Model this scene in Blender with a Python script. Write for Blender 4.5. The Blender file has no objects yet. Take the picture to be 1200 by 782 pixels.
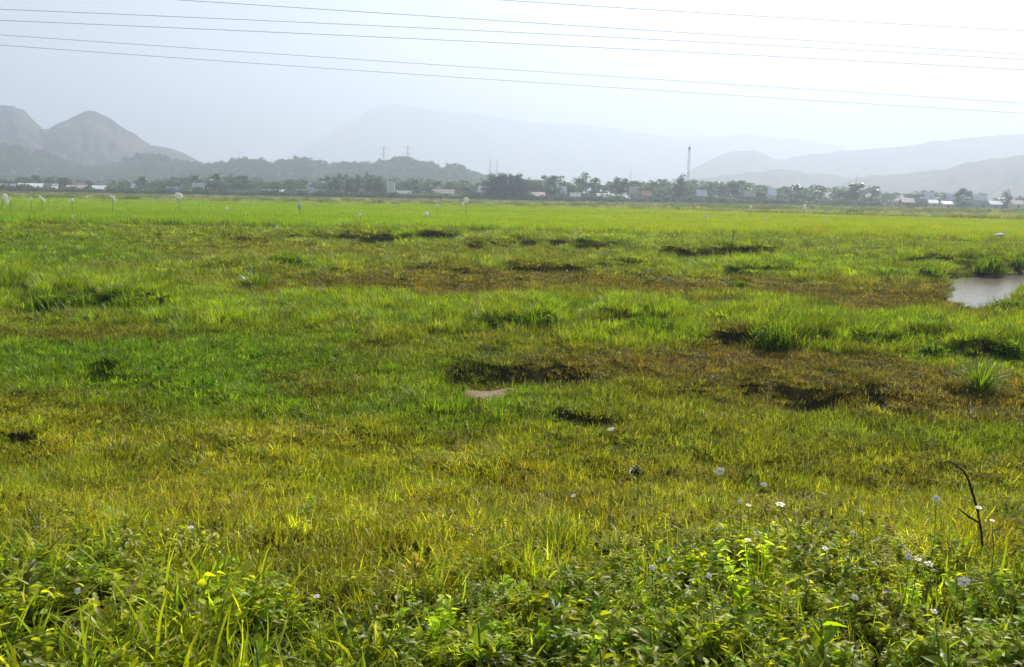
import bpy, math, random
import numpy as np
from mathutils import Vector

random.seed(7)
RNG = np.random.default_rng(11)
scene = bpy.context.scene
COL = scene.collection

# ------------------------------------------------------------------ camera
FPX, CX, CY = 1040.0, 600.0, 391.0
CAM = np.array([0.0, 0.0, 2.6])
PITCH, ROLL = math.radians(8.85), math.radians(1.0)
Fv = np.array([0, math.cos(PITCH), -math.sin(PITCH)])
U0 = np.array([0, math.sin(PITCH), math.cos(PITCH)])
R0 = np.array([1.0, 0, 0])
Rv = math.cos(ROLL) * R0 + math.sin(ROLL) * U0
Uv = -math.sin(ROLL) * R0 + math.cos(ROLL) * U0

cd = bpy.data.cameras.new("camera")
cam = bpy.data.objects.new("camera", cd)
COL.objects.link(cam)
scene.camera = cam
from mathutils import Matrix
M = Matrix(((Rv[0], Uv[0], -Fv[0], CAM[0]), (Rv[1], Uv[1], -Fv[1], CAM[1]),
            (Rv[2], Uv[2], -Fv[2], CAM[2]), (0, 0, 0, 1)))
cam.matrix_world = M
cd.sensor_width = 36.0
cd.lens = 36.0 * FPX / 1200.0
cd.clip_start = 0.05
cd.clip_end = 30000


def project(x, y, z):
    dx, dy, dz = x - CAM[0], y - CAM[1], z - CAM[2]
    f = dx * Fv[0] + dy * Fv[1] + dz * Fv[2]
    f = np.maximum(f, 0.3)
    u = (dx * Rv[0] + dy * Rv[1] + dz * Rv[2]) / f
    v = (dx * Uv[0] + dy * Uv[1] + dz * Uv[2]) / f
    return CX + FPX * u, CY - FPX * v


def ray(px, py):
    d = Fv + (px - CX) / FPX * Rv + (CY - py) / FPX * Uv
    return d


def horizon(px):
    return 229.0 + (px - 600) * math.tan(ROLL)


def at_depth(px, D, z=0.0):
    """world point in the vertical plane through column px, Y=D, height z"""
    u = (px - CX) / FPX
    a1, b1 = Fv[1] + u * Rv[1], Uv[1]
    a2, b2 = Fv[2] + u * Rv[2], Uv[2]
    c1, c2 = D, z - CAM[2]
    det = a1 * b2 - b1 * a2
    t = (c1 * b2 - b1 * c2) / det
    tv = (a1 * c2 - c1 * a2) / det
    p = CAM + t * (Fv + u * Rv) + tv * Uv
    return float(p[0]), float(D), float(z)


def pix_depth(px, py, D):
    d = ray(px, py)
    t = D / d[1]
    p = CAM + t * d
    return float(p[0]), float(p[1]), float(p[2])


# ------------------------------------------------------------------ noise
def _h(ix, iy, s):
    n = (ix.astype(np.int64) * 374761393 + iy.astype(np.int64) * 668265263 + s * 1442695041) & 0x7fffffff
    n = ((n ^ (n >> 13)) * 1274126177) & 0x7fffffff
    n = ((n ^ (n >> 16)) * 2246822519) & 0x7fffffff
    return (n & 0xffffff) / float(0xffffff)


def vn(x, y, s=0):
    x = np.asarray(x, float); y = np.asarray(y, float)
    ix, iy = np.floor(x), np.floor(y)
    fx, fy = x - ix, y - iy
    fx, fy = fx * fx * (3 - 2 * fx), fy * fy * (3 - 2 * fy)
    a, b = _h(ix, iy, s), _h(ix + 1, iy, s)
    c, d = _h(ix, iy + 1, s), _h(ix + 1, iy + 1, s)
    return (a * (1 - fx) + b * fx) * (1 - fy) + (c * (1 - fx) + d * fx) * fy


def fbm(x, y, s=0, o=4):
    r, a, t = 0.0, 1.0, 0.0
    for k in range(o):
        r = r + a * vn(x * 2 ** k, y * 2 ** k, s + 17 * k)
        t += a; a *= 0.5
    return r / t


def S(a, b, x):
    t = np.clip((np.asarray(x, float) - a) / (b - a), 0, 1)
    return t * t * (3 - 2 * t)


# ------------------------------------------------------------------ layout of the field, given in metres via ground points
def bank(y):
    return 0.9 * (1 - S(3.4, 8.0, y))


def gxy(x, y):
    """coordinates of a ground point measured in the survey frame of the photograph"""
    return project(x, y, bank(y))


def blob(px, py, cx, cy, rx, ry, soft=0.5):
    r = np.sqrt(((px - cx) / rx) ** 2 + ((py - cy) / ry) ** 2)
    return 1 - S(1 - soft, 1 + soft, r)


def rice_edges(x, y):
    # near and far edge (Y) of the rice as function of x
    near = 63 + 0.0 * x - 6 * S(0, 60, x) + 1.5 * (vn(x / 7, x * 0, 3) - .5) * 2
    far = 168 + 10 * S(-150, -20, x) - 55 * S(0, 75, x)
    return near, far


LEDGES = [  # x0, x1, foot y, height m, length back in px
    (36, 205, 366, .42, 26), (-60, 45, 348, .35, 22), (235, 330, 322, .15, 12),
    (315, 355, 312, .25, 10), (400, 545, 284, .55, 7), (540, 735, 293, .45, 8), (770, 915, 303, .50, 10),
    (470, 560, 320, .22, 10), (590, 690, 323, .30, 12), (690, 760, 316, .25, 10), (560, 665, 388, .26, 26),
    (700, 800, 388, .30, 26), (830, 990, 408, .30, 30), (990, 1120, 406, .22, 24), (1110, 1260, 420, .28, 30),
    (1050, 1290, 317, .55, 16), (215, 420, 283, .3, 5), (920, 1100, 276, .3, 4),
    (640, 745, 498, .16, 16), (-40, 60, 524, .10, 14), (120, 160, 446, .12, 10),
    (1020, 1120, 326, .25, 8), (1200, 1290, 372, .12, 14), (850, 960, 322, .25, 8), (100, 160, 440, .1, 10),
    (250, 420, 525, .05, 10), (820, 960, 540, .06, 12), (500, 620, 560, .05, 12), (300, 380, 640, .05, 12),
]


def pit_fields(px, py):
    wx = 22 * (vn(px / 30, py / 14, 91) - .5)
    wy = 9 * (vn(px / 24, py / 60, 92) - .5) + 12 * (vn(px / 60, py / 60, 94) - .5)
    X, Y = px + wx, py + wy
    p1 = S(500, 520, X) * (1 - S(690, 712, X)) * S(429 + 0.03 * (X - 600), 438 + 0.03 * (X - 600), Y) * (1 - S(456, 474, Y + 3 * np.sin(X / 25.)))
    p2 = S(895, 915, X) * (1 - S(1040, 1060, X)) * S(450, 459, Y - 0.03 * (X - 950)) * (1 - S(468, 486, Y - 0.03 * (X - 950)))
    p3 = S(845, 870, X) * (1 - S(890, 905, X)) * S(450, 454, Y) * (1 - S(462, 470, Y))
    p4 = S(640, 655, X) * (1 - S(735, 750, X)) * S(478, 481, Y) * (1 - S(490, 497, Y))
    return p1, p2, p3, p4


def pond_field(px, py):
    wx = 14 * (vn(px / 20, py / 6, 71) - .5)
    wy = 5 * (vn(px / 12, py / 6, 72) - .5)
    X, Y = px + wx, py + wy
    a = blob(X, Y, 1152, 340, 44, 23, .25)
    b = blob(X, Y, 1262, 327, 135, 14, .25)
    c = blob(X, Y, 1130, 326, 28, 6, .25)
    return np.clip(np.maximum(np.maximum(a, b), c), 0, 1)


def ground_h(x, y):
    x = np.asarray(x, float); y = np.asarray(y, float)
    z = bank(y)
    near = 1 - S(60, 110, y)
    z = z + near * (0.10 * (fbm(x / 2.6, y / 2.6, 5, 3) - .5) + 0.17 * (fbm(x / .62, y / .62, 6, 2) - .5) * S(3, 6.5, y) * (1 - .5 * S(18, 30, y)))
    z = z + S(17, 24, y) * near * 0.22 * (fbm(x / 3.2, y / 2.2, 8, 3) - .5)
    px, py = gxy(x, y)
    infront = (y > 2.5)
    wy = 5 * (vn(px / 16, py / 9, 31) - .5) + 7 * (vn(px / 50, 0 * py, 32) - .5)
    for (x0, x1, yb, h, L) in LEDGES:
        w = S(x0 - 6, x0 + 16, px) * (1 - S(x1 - 16, x1 + 6, px))
        q = yb - (py + wy)
        k = max(1.2, 0.10 * L)
        z = z + infront * h * .95 * w * S(0, k, q) * (1 - S(L * .5, L * 1.6, q))
    p1, p2, p3, p4 = pit_fields(px, py)
    z = z - infront * (0.34 * p1 * (1 - .95 * S(436, 458, py)) + 0.30 * p2 + 0.18 * p3 + .13 * p4)
    pf = pond_field(px, py)
    z = z * (1 - pf) - 0.55 * pf
    ne, fa = rice_edges(x, y)
    rc = S(0, .8, y - ne) * (1 - S(0, 1.5, y - fa))
    z = z + rc * 0.18
    return z


def to_ground(px, py, h=0.0):
    """march the sight line until it is h metres above the ground"""
    d = ray(px, py)
    t = np.geomspace(2.0, 500, 6000)
    p = CAM[None] + t[:, None] * d[None]
    g = ground_h(p[:, 0], p[:, 1]) + h
    k = np.argmax(p[:, 2] < g)
    q = p[k]
    return float(q[0]), float(q[1]), float(ground_h(q[0], q[1]))


C = dict(
    yellow=(.245, .255, .014), olive=(.165, .190, .012), green=(.105, .190, .006), lush=(.165, .235, .010),
    brown=(.125, .110, .016), red=(.130, .092, .017), rice=(.170, .270, .006), ricey=(.215, .275, .006), pale=(.20, .225, .075),
    weed=(.235, .290, .010), midg=(.145, .190, .014), dull=(.155, .150, .022))
C = {k: np.array(v) for k, v in C.items()}


def fields(x, y):
    """tint and class weights of the vegetation at ground points"""
    px, py = gxy(x, y)
    wx = 60 * (fbm(x / 2.2, y / 2.2, 41, 3) - .5)
    wy = (fbm(x / 2.0, y / 2.4, 42, 3) - .5) * np.clip((py - 230) * .22, 2, 60)
    X, Y = px + wx, py + wy
    n = len(X)
    tint = np.tile(C['olive'], (n, 1))
    lush = np.zeros(n); short = np.ones(n)

    def paint(c, w):
        nonlocal tint
        w = np.clip(w, 0, 1)[:, None]
        tint = tint * (1 - w) + C[c][None] * w
    paint('midg', 1 - S(330, 420, Y))
    paint('dull', .55 * blob(X, Y, 330, 300, 420, 16))
    paint('green', .8 * blob(X, Y, 30, 300, 160, 22))
    paint('green', blob(X, Y, 130, 425, 330, 42))
    paint('green', .75 * blob(X, Y, 480, 455, 240, 45))
    paint('green', .5 * blob(X, Y, 1150, 500, 200, 30))
    paint('brown', blob(X, Y, 640, 338, 340, 19))
    paint('brown', blob(X, Y, 980, 350, 260, 22))
    paint('brown', .75 * blob(X, Y, 90, 390, 130, 8))
    paint('brown', .95 * blob(X, Y, 930, 432, 330, 36))
    paint('red', .75 * blob(X, Y, 800, 424, 150, 10))
    paint('brown', .9 * blob(X, Y, 1120, 470, 240, 26))
    paint('red', .5 * blob(X, Y, 1080, 470, 140, 12))
    paint('brown', .7 * blob(X, Y, 640, 445, 90, 14))
    paint('brown', .5 * blob(X, Y, 380, 445, 70, 14))
    # yellow short turf in front
    yl = S(0, 34, Y - np.interp(X, [0, 250, 500, 800, 1200], [455, 475, 505, 515, 530]))
    paint('brown', .25 * (1 - yl) * S(.54, .68, fbm(x / 2.4, y / 2.4, 53, 3)) * S(300, 330, Y))
    paint('yellow', yl)
    paint('green', .35 * yl * S(.52, .7, fbm(x / 1.3, y / 1.3, 51, 3)))
    paint('brown', .38 * yl * S(.55, .72, fbm(x / .9, y / .9, 52, 3)))
    # lush band
    cy = np.interp(X, [0, 200, 420, 600, 760, 900, 1040, 1200], [338, 356, 368, 372, 374, 384, 396, 404])
    hw = np.interp(X, [0, 200, 420, 600, 900, 1200], [24, 18, 18, 22, 29, 27])
    b1 = 1 - S(.75, 1.25, np.abs(Y - cy) / hw)
    b1 = b1 * (0.82 + .18 * S(.35, .5, fbm(x / 1.1, y / 1.1, 61, 2)))
    b2 = .8 * blob(X, Y, 380, 312, 300, 8) + .9 * blob(X, Y, 1050, 318, 190, 16) + .8 * blob(X, Y, 700, 285, 320, 9)
    b2 = b2 + .8 * blob(X, Y, 840, 308, 110, 12) + .7 * blob(X, Y, 1190, 350, 60, 20)
    b2 = np.clip(b2, 0, 1) * (.35 + .65 * S(.42, .55, fbm(x / 1.8, y / 1.8, 62, 2)))
    lush = np.clip(b1 + b2, 0, 1) * (1 - yl)
    paint('lush', lush)
    # foreground weeds
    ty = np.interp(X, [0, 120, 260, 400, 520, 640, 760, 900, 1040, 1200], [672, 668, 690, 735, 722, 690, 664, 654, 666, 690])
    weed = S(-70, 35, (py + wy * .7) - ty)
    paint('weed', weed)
    ne, fa = rice_edges(x, y)
    rc = S(-.3, .3, y - ne) * (1 - S(-1, 1, y - fa))
    bare = S(200, 420, X) * S(0, 1, 1.0)
    rt = C['rice'][None] * (1 - S(300, 900, px)[:, None]) + C['ricey'][None] * S(300, 900, px)[:, None]
    st = fbm(x / 40, y / 5, 66, 3)[:, None]
    rt = rt * (0.86 + .3 * st)
    tint = tint * (1 - rc[:, None]) + rt * rc[:, None]
    pale = S(0, 2, y - fa)
    tint = tint * (1 - pale[:, None]) + C['pale'][None] * pale[:, None] * (0.75 + .5 * fbm(x / 30, y / 8, 67, 3)[:, None])
    pf = pond_field(px, py)
    p1, p2, p3, p4 = pit_fields(px, py)
    mud = np.clip((blob(px, py, 572, 456, 36, 11, .3) + blob(px, py, 642, 460, 34, 10, .3)) * (.1 + 1.5 * fbm(x / .10, y / .10, 97, 3)), 0, 1) * S(538, 552, px) * (1 - S(655, 672, px))
    return dict(px=px, py=py, tint=tint, lush=lush, weed=weed, rice=rc, pale=pale, pond=pf, mud=mud, pit=np.clip(p1 + p2 + p3, 0, 1), yellow=yl)


# ------------------------------------------------------------------ material helpers
def nt(mat):
    mat.use_nodes = True
    t = mat.node_tree
    t.nodes.clear()
    return t, t.nodes, t.links


def principled(name, col, rough=.7, spec=.3, bump=None, var=None, metal=0):
    m = bpy.data.materials.new(name)
    t, N, L = nt(m)
    o = N.new('ShaderNodeOutputMaterial'); b = N.new('ShaderNodeBsdfPrincipled')
    L.new(b.outputs[0], o.inputs[0])
    b.inputs['Roughness'].default_value = rough
    b.inputs['Metallic'].default_value = metal
    b.inputs['Specular IOR Level'].default_value = spec
    b.inputs['Base Color'].default_value = (*col, 1)
    tc = N.new('ShaderNodeTexCoord')
    if var:
        sc, amt = var
        no = N.new('ShaderNodeTexNoise'); no.inputs['Scale'].default_value = sc; no.inputs['Detail'].default_value = 5
        L.new(tc.outputs['Object'], no.inputs['Vector'])
        r = N.new('ShaderNodeValToRGB')
        r.color_ramp.elements[0].position = .3; r.color_ramp.elements[1].position = .7
        r.color_ramp.elements[0].color = (*[c * (1 - amt) for c in col], 1)
        r.color_ramp.elements[1].color = (*[min(1, c * (1 + amt)) for c in col], 1)
        L.new(no.outputs[0], r.inputs[0]); L.new(r.outputs[0], b.inputs['Base Color'])
        if bump:
            bu = N.new('ShaderNodeBump'); bu.inputs['Strength'].default_value = bump
            L.new(no.outputs[0], bu.inputs['Height']); L.new(bu.outputs[0], b.inputs['Normal'])
    return m


def leaf_material(name, mode='INSTANCER', base=None, trans=.45, gloss=.05, grough=.35, straw=(.34, .27, .11), straw_at=.90, vary=.45):
    """leaves and blades: diffuse + light passing through + a weak sheen; colour from attribute 'tint' or a fixed base"""
    m = bpy.data.materials.new(name)
    t, N, L = nt(m)
    o = N.new('ShaderNodeOutputMaterial')
    if mode:
        a = N.new('ShaderNodeAttribute'); a.attribute_type = mode; a.attribute_name = 'tint'
        col = a.outputs['Color']
    else:
        a = N.new('ShaderNodeRGB'); a.outputs[0].default_value = (*base, 1); col = a.outputs[0]
    r = N.new('ShaderNodeAttribute'); r.attribute_type = 'GEOMETRY'; r.attribute_name = 'rnd'
    mr = N.new('ShaderNodeMapRange'); mr.inputs[3].default_value = 1 - vary; mr.inputs[4].default_value = 1 + vary
    L.new(r.outputs['Fac'], mr.inputs[0])
    mul = N.new('ShaderNodeMix'); mul.data_type = 'RGBA'; mul.blend_type = 'MULTIPLY'; mul.inputs[0].default_value = 1
    L.new(col, mul.inputs[6]); L.new(mr.outputs[0], mul.inputs[7])
    r2 = N.new('ShaderNodeAttribute'); r2.attribute_type = 'GEOMETRY'; r2.attribute_name = 'rnd2'
    gt = N.new('ShaderNodeMath'); gt.operation = 'GREATER_THAN'; gt.inputs[1].default_value = straw_at
    L.new(r2.outputs['Fac'], gt.inputs[0])
    mx = N.new('ShaderNodeMix'); mx.data_type = 'RGBA'
    L.new(gt.outputs[0], mx.inputs[0]); L.new(mul.outputs[2], mx.inputs[6]); mx.inputs[7].default_value = (*straw, 1)
    # hue jitter
    hs = N.new('ShaderNodeHueSaturation')
    mh = N.new('ShaderNodeMapRange'); mh.inputs[3].default_value = .482; mh.inputs[4].default_value = .518
    L.new(r2.outputs['Fac'], mh.inputs[0]); L.new(mh.outputs[0], hs.inputs['Hue']); L.new(mx.outputs[2], hs.inputs['Color'])
    c = hs.outputs[0]
    d = N.new('ShaderNodeBsdfDiffuse'); tr = N.new('ShaderNodeBsdfTranslucent'); g = N.new('ShaderNodeBsdfGlossy')
    g.inputs['Roughness'].default_value = grough
    g.inputs['Color'].default_value = (.9, .93, .9, 1)
    L.new(c, d.inputs[0])
    tb = N.new('ShaderNodeMix'); tb.data_type = 'RGBA'; tb.blend_type = 'MULTIPLY'; tb.inputs[0].default_value = 1
    L.new(c, tb.inputs[6]); tb.inputs[7].default_value = (1.75, 1.7, .8, 1) if not base or base[2] < .3 else (1.05, 1.05, 1.02, 1)
    L.new(tb.outputs[2], tr.inputs[0])
    m1 = N.new('ShaderNodeMixShader'); m1.inputs[0].default_value = trans
    L.new(d.outputs[0], m1.inputs[1]); L.new(tr.outputs[0], m1.inputs[2])
    m2 = N.new('ShaderNodeMixShader'); m2.inputs[0].default_value = gloss
    L.new(m1.outputs[0], m2.inputs[1]); L.new(g.outputs[0], m2.inputs[2])
    L.new(m2.outputs[0], o.inputs[0])
    return m


def mesh_from(name, V, Fq, mat=None, attrs=None, smooth=False):
    """V (n,3); Fq list of faces or (quads array, tris array)"""
    me = bpy.data.meshes.new(name)
    V = np.asarray(V, np.float32)
    if isinstance(Fq, tuple):
        q, t = Fq
        loops = np.concatenate([q.ravel(), t.ravel()]).astype(np.int32)
        tot = np.concatenate([np.full(len(q), 4), np.full(len(t), 3)]).astype(np.int32)
        st = np.concatenate([[0], np.cumsum(tot)[:-1]]).astype(np.int32)
        me.vertices.add(len(V)); me.vertices.foreach_set('co', V.ravel())
        me.loops.add(len(loops)); me.loops.foreach_set('vertex_index', loops)
        me.polygons.add(len(tot)); me.polygons.foreach_set('loop_start', st); me.polygons.foreach_set('loop_total', tot)
        me.update(calc_edges=True)
    else:
        me.from_pydata([tuple(map(float, v)) for v in V], [], Fq)
    if attrs:
        for k, v in attrs.items():
            v = np.asarray(v, np.float32)
            if v.ndim == 1:
                a = me.attributes.new(k, 'FLOAT', 'POINT'); a.data.foreach_set('value', v)
            else:
                if v.shape[1] == 3:
                    v = np.concatenate([v, np.ones((len(v), 1), np.float32)], 1)
                a = me.attributes.new(k, 'FLOAT_COLOR', 'POINT'); a.data.foreach_set('color', v.ravel())
    if mat:
        me.materials.append(mat)
    if smooth:
        me.polygons.foreach_set('use_smooth', [True] * len(me.polygons))
    me.validate()
    return me


def tag(o, label=None, cat=None, group=None, kind=None):
    if label: o['label'] = label
    if cat: o['category'] = cat
    if group: o['group'] = group
    if kind: o['kind'] = kind
    return o


def link(name, me, parent=None):
    o = bpy.data.objects.new(name, me)
    COL.objects.link(o)
    if parent: o.parent = parent
    return o


def empty(name, loc, rz=0.0):
    o = bpy.data.objects.new(name, None)
    o.empty_display_size = .2
    o.location = loc; o.rotation_euler = (0, 0, rz)
    COL.objects.link(o)
    return o


class MB:
    """collects boxes, tubes and quads into one mesh"""
    def __init__(s): s.v = []; s.f = []

    def box(s, c, sz, rz=0):
        cx, cy, cz = c; a, b, h = sz[0] / 2, sz[1] / 2, sz[2] / 2
        n = len(s.v); co, si = math.cos(rz), math.sin(rz)
        for dz in (-h, h):
            for dx, dy in ((-a, -b), (a, -b), (a, b), (-a, b)):
                s.v.append((cx + dx * co - dy * si, cy + dx * si + dy * co, cz + dz))
        s.f += [[n + i for i in q] for q in ((0, 3, 2, 1), (4, 5, 6, 7), (0, 1, 5, 4), (1, 2, 6, 5), (2, 3, 7, 6), (3, 0, 4, 7))]
        return s

    def tube(s, pts, rad, k=7, cap=True):
        pts = [Vector(p) for p in pts]
        if not isinstance(rad, (list, tuple)): rad = [rad] * len(pts)
        n0 = len(s.v)
        for i, p in enumerate(pts):
            d = (pts[min(i + 1, len(pts) - 1)] - pts[max(i - 1, 0)]).normalized()
            a = d.cross(Vector((0, 0, 1)))
            if a.length < .1: a = d.cross(Vector((1, 0, 0)))
            a.normalize(); b = d.cross(a)
            for j in range(k):
                th = 2 * math.pi * j / k
                s.v.append(tuple(p + rad[i] * (math.cos(th) * a + math.sin(th) * b)))
        for i in range(len(pts) - 1):
            for j in range(k):
                s.f.append([n0 + i * k + j, n0 + i * k + (j + 1) % k, n0 + (i + 1) * k + (j + 1) % k, n0 + (i + 1) * k + j])
        if cap:
            s.f.append([n0 + j for j in range(k)][::-1]); s.f.append([n0 + (len(pts) - 1) * k + j for j in range(k)])
        return s

    def poly(s, vs, fs):
        n = len(s.v); s.v += [tuple(v) for v in vs]; s.f += [[n + i for i in f] for f in fs]
        return s

    def build(s, name, mat, parent=None, smooth=False):
        me = mesh_from(name, s.v, s.f, mat, smooth=smooth)
        return link(name, me, parent)


# ------------------------------------------------------------------ blades
def blades(base, az, length, width, lean, bend, seg=3, twist=None, rng=RNG, wprof=None):
    """vectorised curved tapered strips. arrays of n"""
    n = len(az)
    ts = np.linspace(0, 1, seg + 1)
    V = []
    dirx, diry = np.cos(az), np.sin(az)
    fa = az + np.pi / 2 if twist is None else az + np.pi / 2 + twist
    sx, sy = np.cos(fa), np.sin(fa)
    px = np.zeros(n); pz = np.zeros(n)
    ang = lean.copy()
    step = length / seg
    cen = [(base[:, 0].copy(), base[:, 1].copy(), base[:, 2].copy())]
    cx, cy, cz = base[:, 0].copy(), base[:, 1].copy(), base[:, 2].copy()
    for k in range(seg):
        cx = cx + np.sin(ang) * dirx * step; cy = cy + np.sin(ang) * diry * step; cz = cz + np.cos(ang) * step
        cen.append((cx, cy, cz)); ang = ang + bend / seg
    wp = wprof if wprof is not None else [1 - .55 * t for t in ts]
    vs = []
    for k in range(seg):
        c = cen[k]; w = width * wp[k] * .5
        vs.append(np.stack([c[0] - sx * w, c[1] - sy * w, c[2]], 1))
        vs.append(np.stack([c[0] + sx * w, c[1] + sy * w, c[2]], 1))
    c = cen[seg]
    vs.append(np.stack([c[0], c[1], c[2]], 1))
    m = 2 * seg + 1
    V = np.stack(vs, 1).reshape(-1, 3)
    off = (np.arange(n) * m)[:, None]
    q = []
    for k in range(seg - 1):
        q.append(off + np.array([[2 * k, 2 * k + 1, 2 * k + 3, 2 * k + 2]]))
    q = np.stack(q, 1).reshape(-1, 4)
    t = (off + np.array([[2 * seg - 2, 2 * seg - 1, 2 * seg]]))
    r1 = np.repeat(rng.random(n), m); r2 = np.repeat(rng.random(n), m)
    return V, q, t, r1, r2


def join_parts(parts):
    Vs, qs, ts, a, b = [], [], [], [], []
    o = 0
    for V, q, t, r1, r2 in parts:
        Vs.append(V); qs.append(q + o); ts.append(t + o); a.append(r1); b.append(r2); o += len(V)
    return np.concatenate(Vs), np.concatenate(qs), np.concatenate(ts), np.concatenate(a), np.concatenate(b)


def grass_proto(name, n, rad, lmin, lmax, w, mat, lean=(.05, .5), bend=(.2, 1.0), seed=0, seg=3, outward=.6):
    rg = np.random.default_rng(seed)
    th = rg.random(n) * 2 * np.pi; r = rad * np.sqrt(rg.random(n))
    base = np.stack([r * np.cos(th), r * np.sin(th), -0.02 * np.ones(n)], 1)
    az = np.where(rg.random(n) < outward, th + rg.normal(0, .6, n), rg.random(n) * 2 * np.pi)
    L = lmin + (lmax - lmin) * rg.random(n) ** 1.3
    V, q, t, a, b = blades(base, az, L, w * (.6 + .8 * rg.random(n)), rg.uniform(*lean, n), rg.uniform(*bend, n), seg,
                           twist=rg.normal(0, .5, n), rng=rg)
    me = mesh_from(name, V, (q, t), mat, dict(rnd=a, rnd2=b))
    return bpy.data.objects.new(name, me)


def leaf_quads(pos, az, elev, L, W, rg, roll=None, shape='ovate'):
    """each leaf: 2x3 folded strip: base, two wide points per side, tip.  Returns V,q,t,r1,r2"""
    n = len(az)
    d = np.stack([np.cos(elev) * np.cos(az), np.cos(elev) * np.sin(az), np.sin(elev)], 1)
    s = np.stack([-np.sin(az), np.cos(az), np.zeros(n)], 1)
    u = np.cross(s, d)
    u = u * np.sign(u[:, 2:3] + 1e-6)
    if roll is not None:
        cr, sr = np.cos(roll)[:, None], np.sin(roll)[:, None]
        s, u = s * cr + u * sr, -s * sr + u * cr
    L = L[:, None]; W = W[:, None]
    droop = rg.uniform(.05, .28, n)[:, None]
    fold = .22
    prof = [(0.0, .10, 0), (.3, .95, .02), (.62, .78, -.25)] if shape == 'ovate' else [(0.0, .25, 0), (.35, 1.0, .05), (.7, .75, -.3)]
    vs = []
    for t_, w_, dr in prof:
        c = pos + d * L * t_ - np.array([0, 0, 1.0])[None] * (droop * L * t_ * t_)
        vs.append(c - s * W * .5 * w_ + u * W * fold * w_)
        vs.append(c)
        vs.append(c + s * W * .5 * w_ + u * W * fold * w_)
    vs.append(pos + d * L - np.array([0, 0, 1.0])[None] * (droop * L))
    m = 10
    V = np.stack(vs, 1).reshape(-1, 3)
    off = (np.arange(n) * m)[:, None]
    q = np.stack([off + np.array([[3 * k + j, 3 * k + j + 1, 3 * k + j + 4, 3 * k + j + 3]]) for k in (0, 1) for j in (0, 1)], 1).reshape(-1, 4)
    t = np.stack([off + np.array([[6, 7, 9]]), off + np.array([[7, 8, 9]])], 1).reshape(-1, 3)
    r1 = np.repeat(rg.random(n), m); r2 = np.repeat(rg.random(n), m)
    return V, q, t, r1, r2


def weed_proto(name, mat, seed, stems=5, H=.38, rad=.14, L=.075, W=.036, link_it=False, tri=False):
    rg = np.random.default_rng(seed)
    parts = []
    # stems as thin blades
    th = rg.random(stems) * 2 * np.pi; r = rad * .5 * np.sqrt(rg.random(stems))
    base = np.stack([r * np.cos(th), r * np.sin(th), -.02 * np.ones(stems)], 1)
    ln = H * rg.uniform(.6, 1.05, stems)
    lean = rg.uniform(0, .45, stems); az = th + rg.normal(0, .4, stems)
    parts.append(blades(base, az, ln, np.full(stems, .006), lean, np.full(stems, .15), 3, rng=rg))
    pos, la, le, LL, WW, RR = [], [], [], [], [], []
    for i in range(stems):
        k = int(9 * ln[i] / H) + 3
        for j in range(k):
            t = .18 + .82 * (j + rg.random() * .5) / k
            d = np.array([math.sin(lean[i]) * math.cos(az[i]), math.sin(lean[i]) * math.sin(az[i]), math.cos(lean[i])])
            p = base[i] + d * ln[i] * t
            a0 = rg.random() * 2 * math.pi
            for w in range(2 if rg.random() < .8 else 1):
                pos.append(p); la.append(a0 + w * math.pi + rg.normal(0, .3)); le.append(rg.uniform(-.35, .75))
                sz = rg.uniform(.55, 1.15) * (1.15 - .45 * t)
                LL.append(L * sz); WW.append(W * sz); RR.append(rg.normal(0, .35))
                if tri:
                    for da in (-.85, .85):
                        pos.append(p); la.append(la[-1] + (da if da < 0 else 2 * da - .0)); le.append(le[-1] + rg.normal(0, .1))
                        LL.append(L * sz * .8); WW.append(W * sz * .8); RR.append(rg.normal(0, .35))
    parts.append(leaf_quads(np.array(pos), np.array(la), np.array(le), np.array(LL), np.array(WW), rg, np.array(RR)))
    V, q, t, a, b = join_parts(parts)
    me = mesh_from(name, V, (q, t), mat, dict(rnd=a, rnd2=b))
    return me if link_it else bpy.data.objects.new(name, me)


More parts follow.
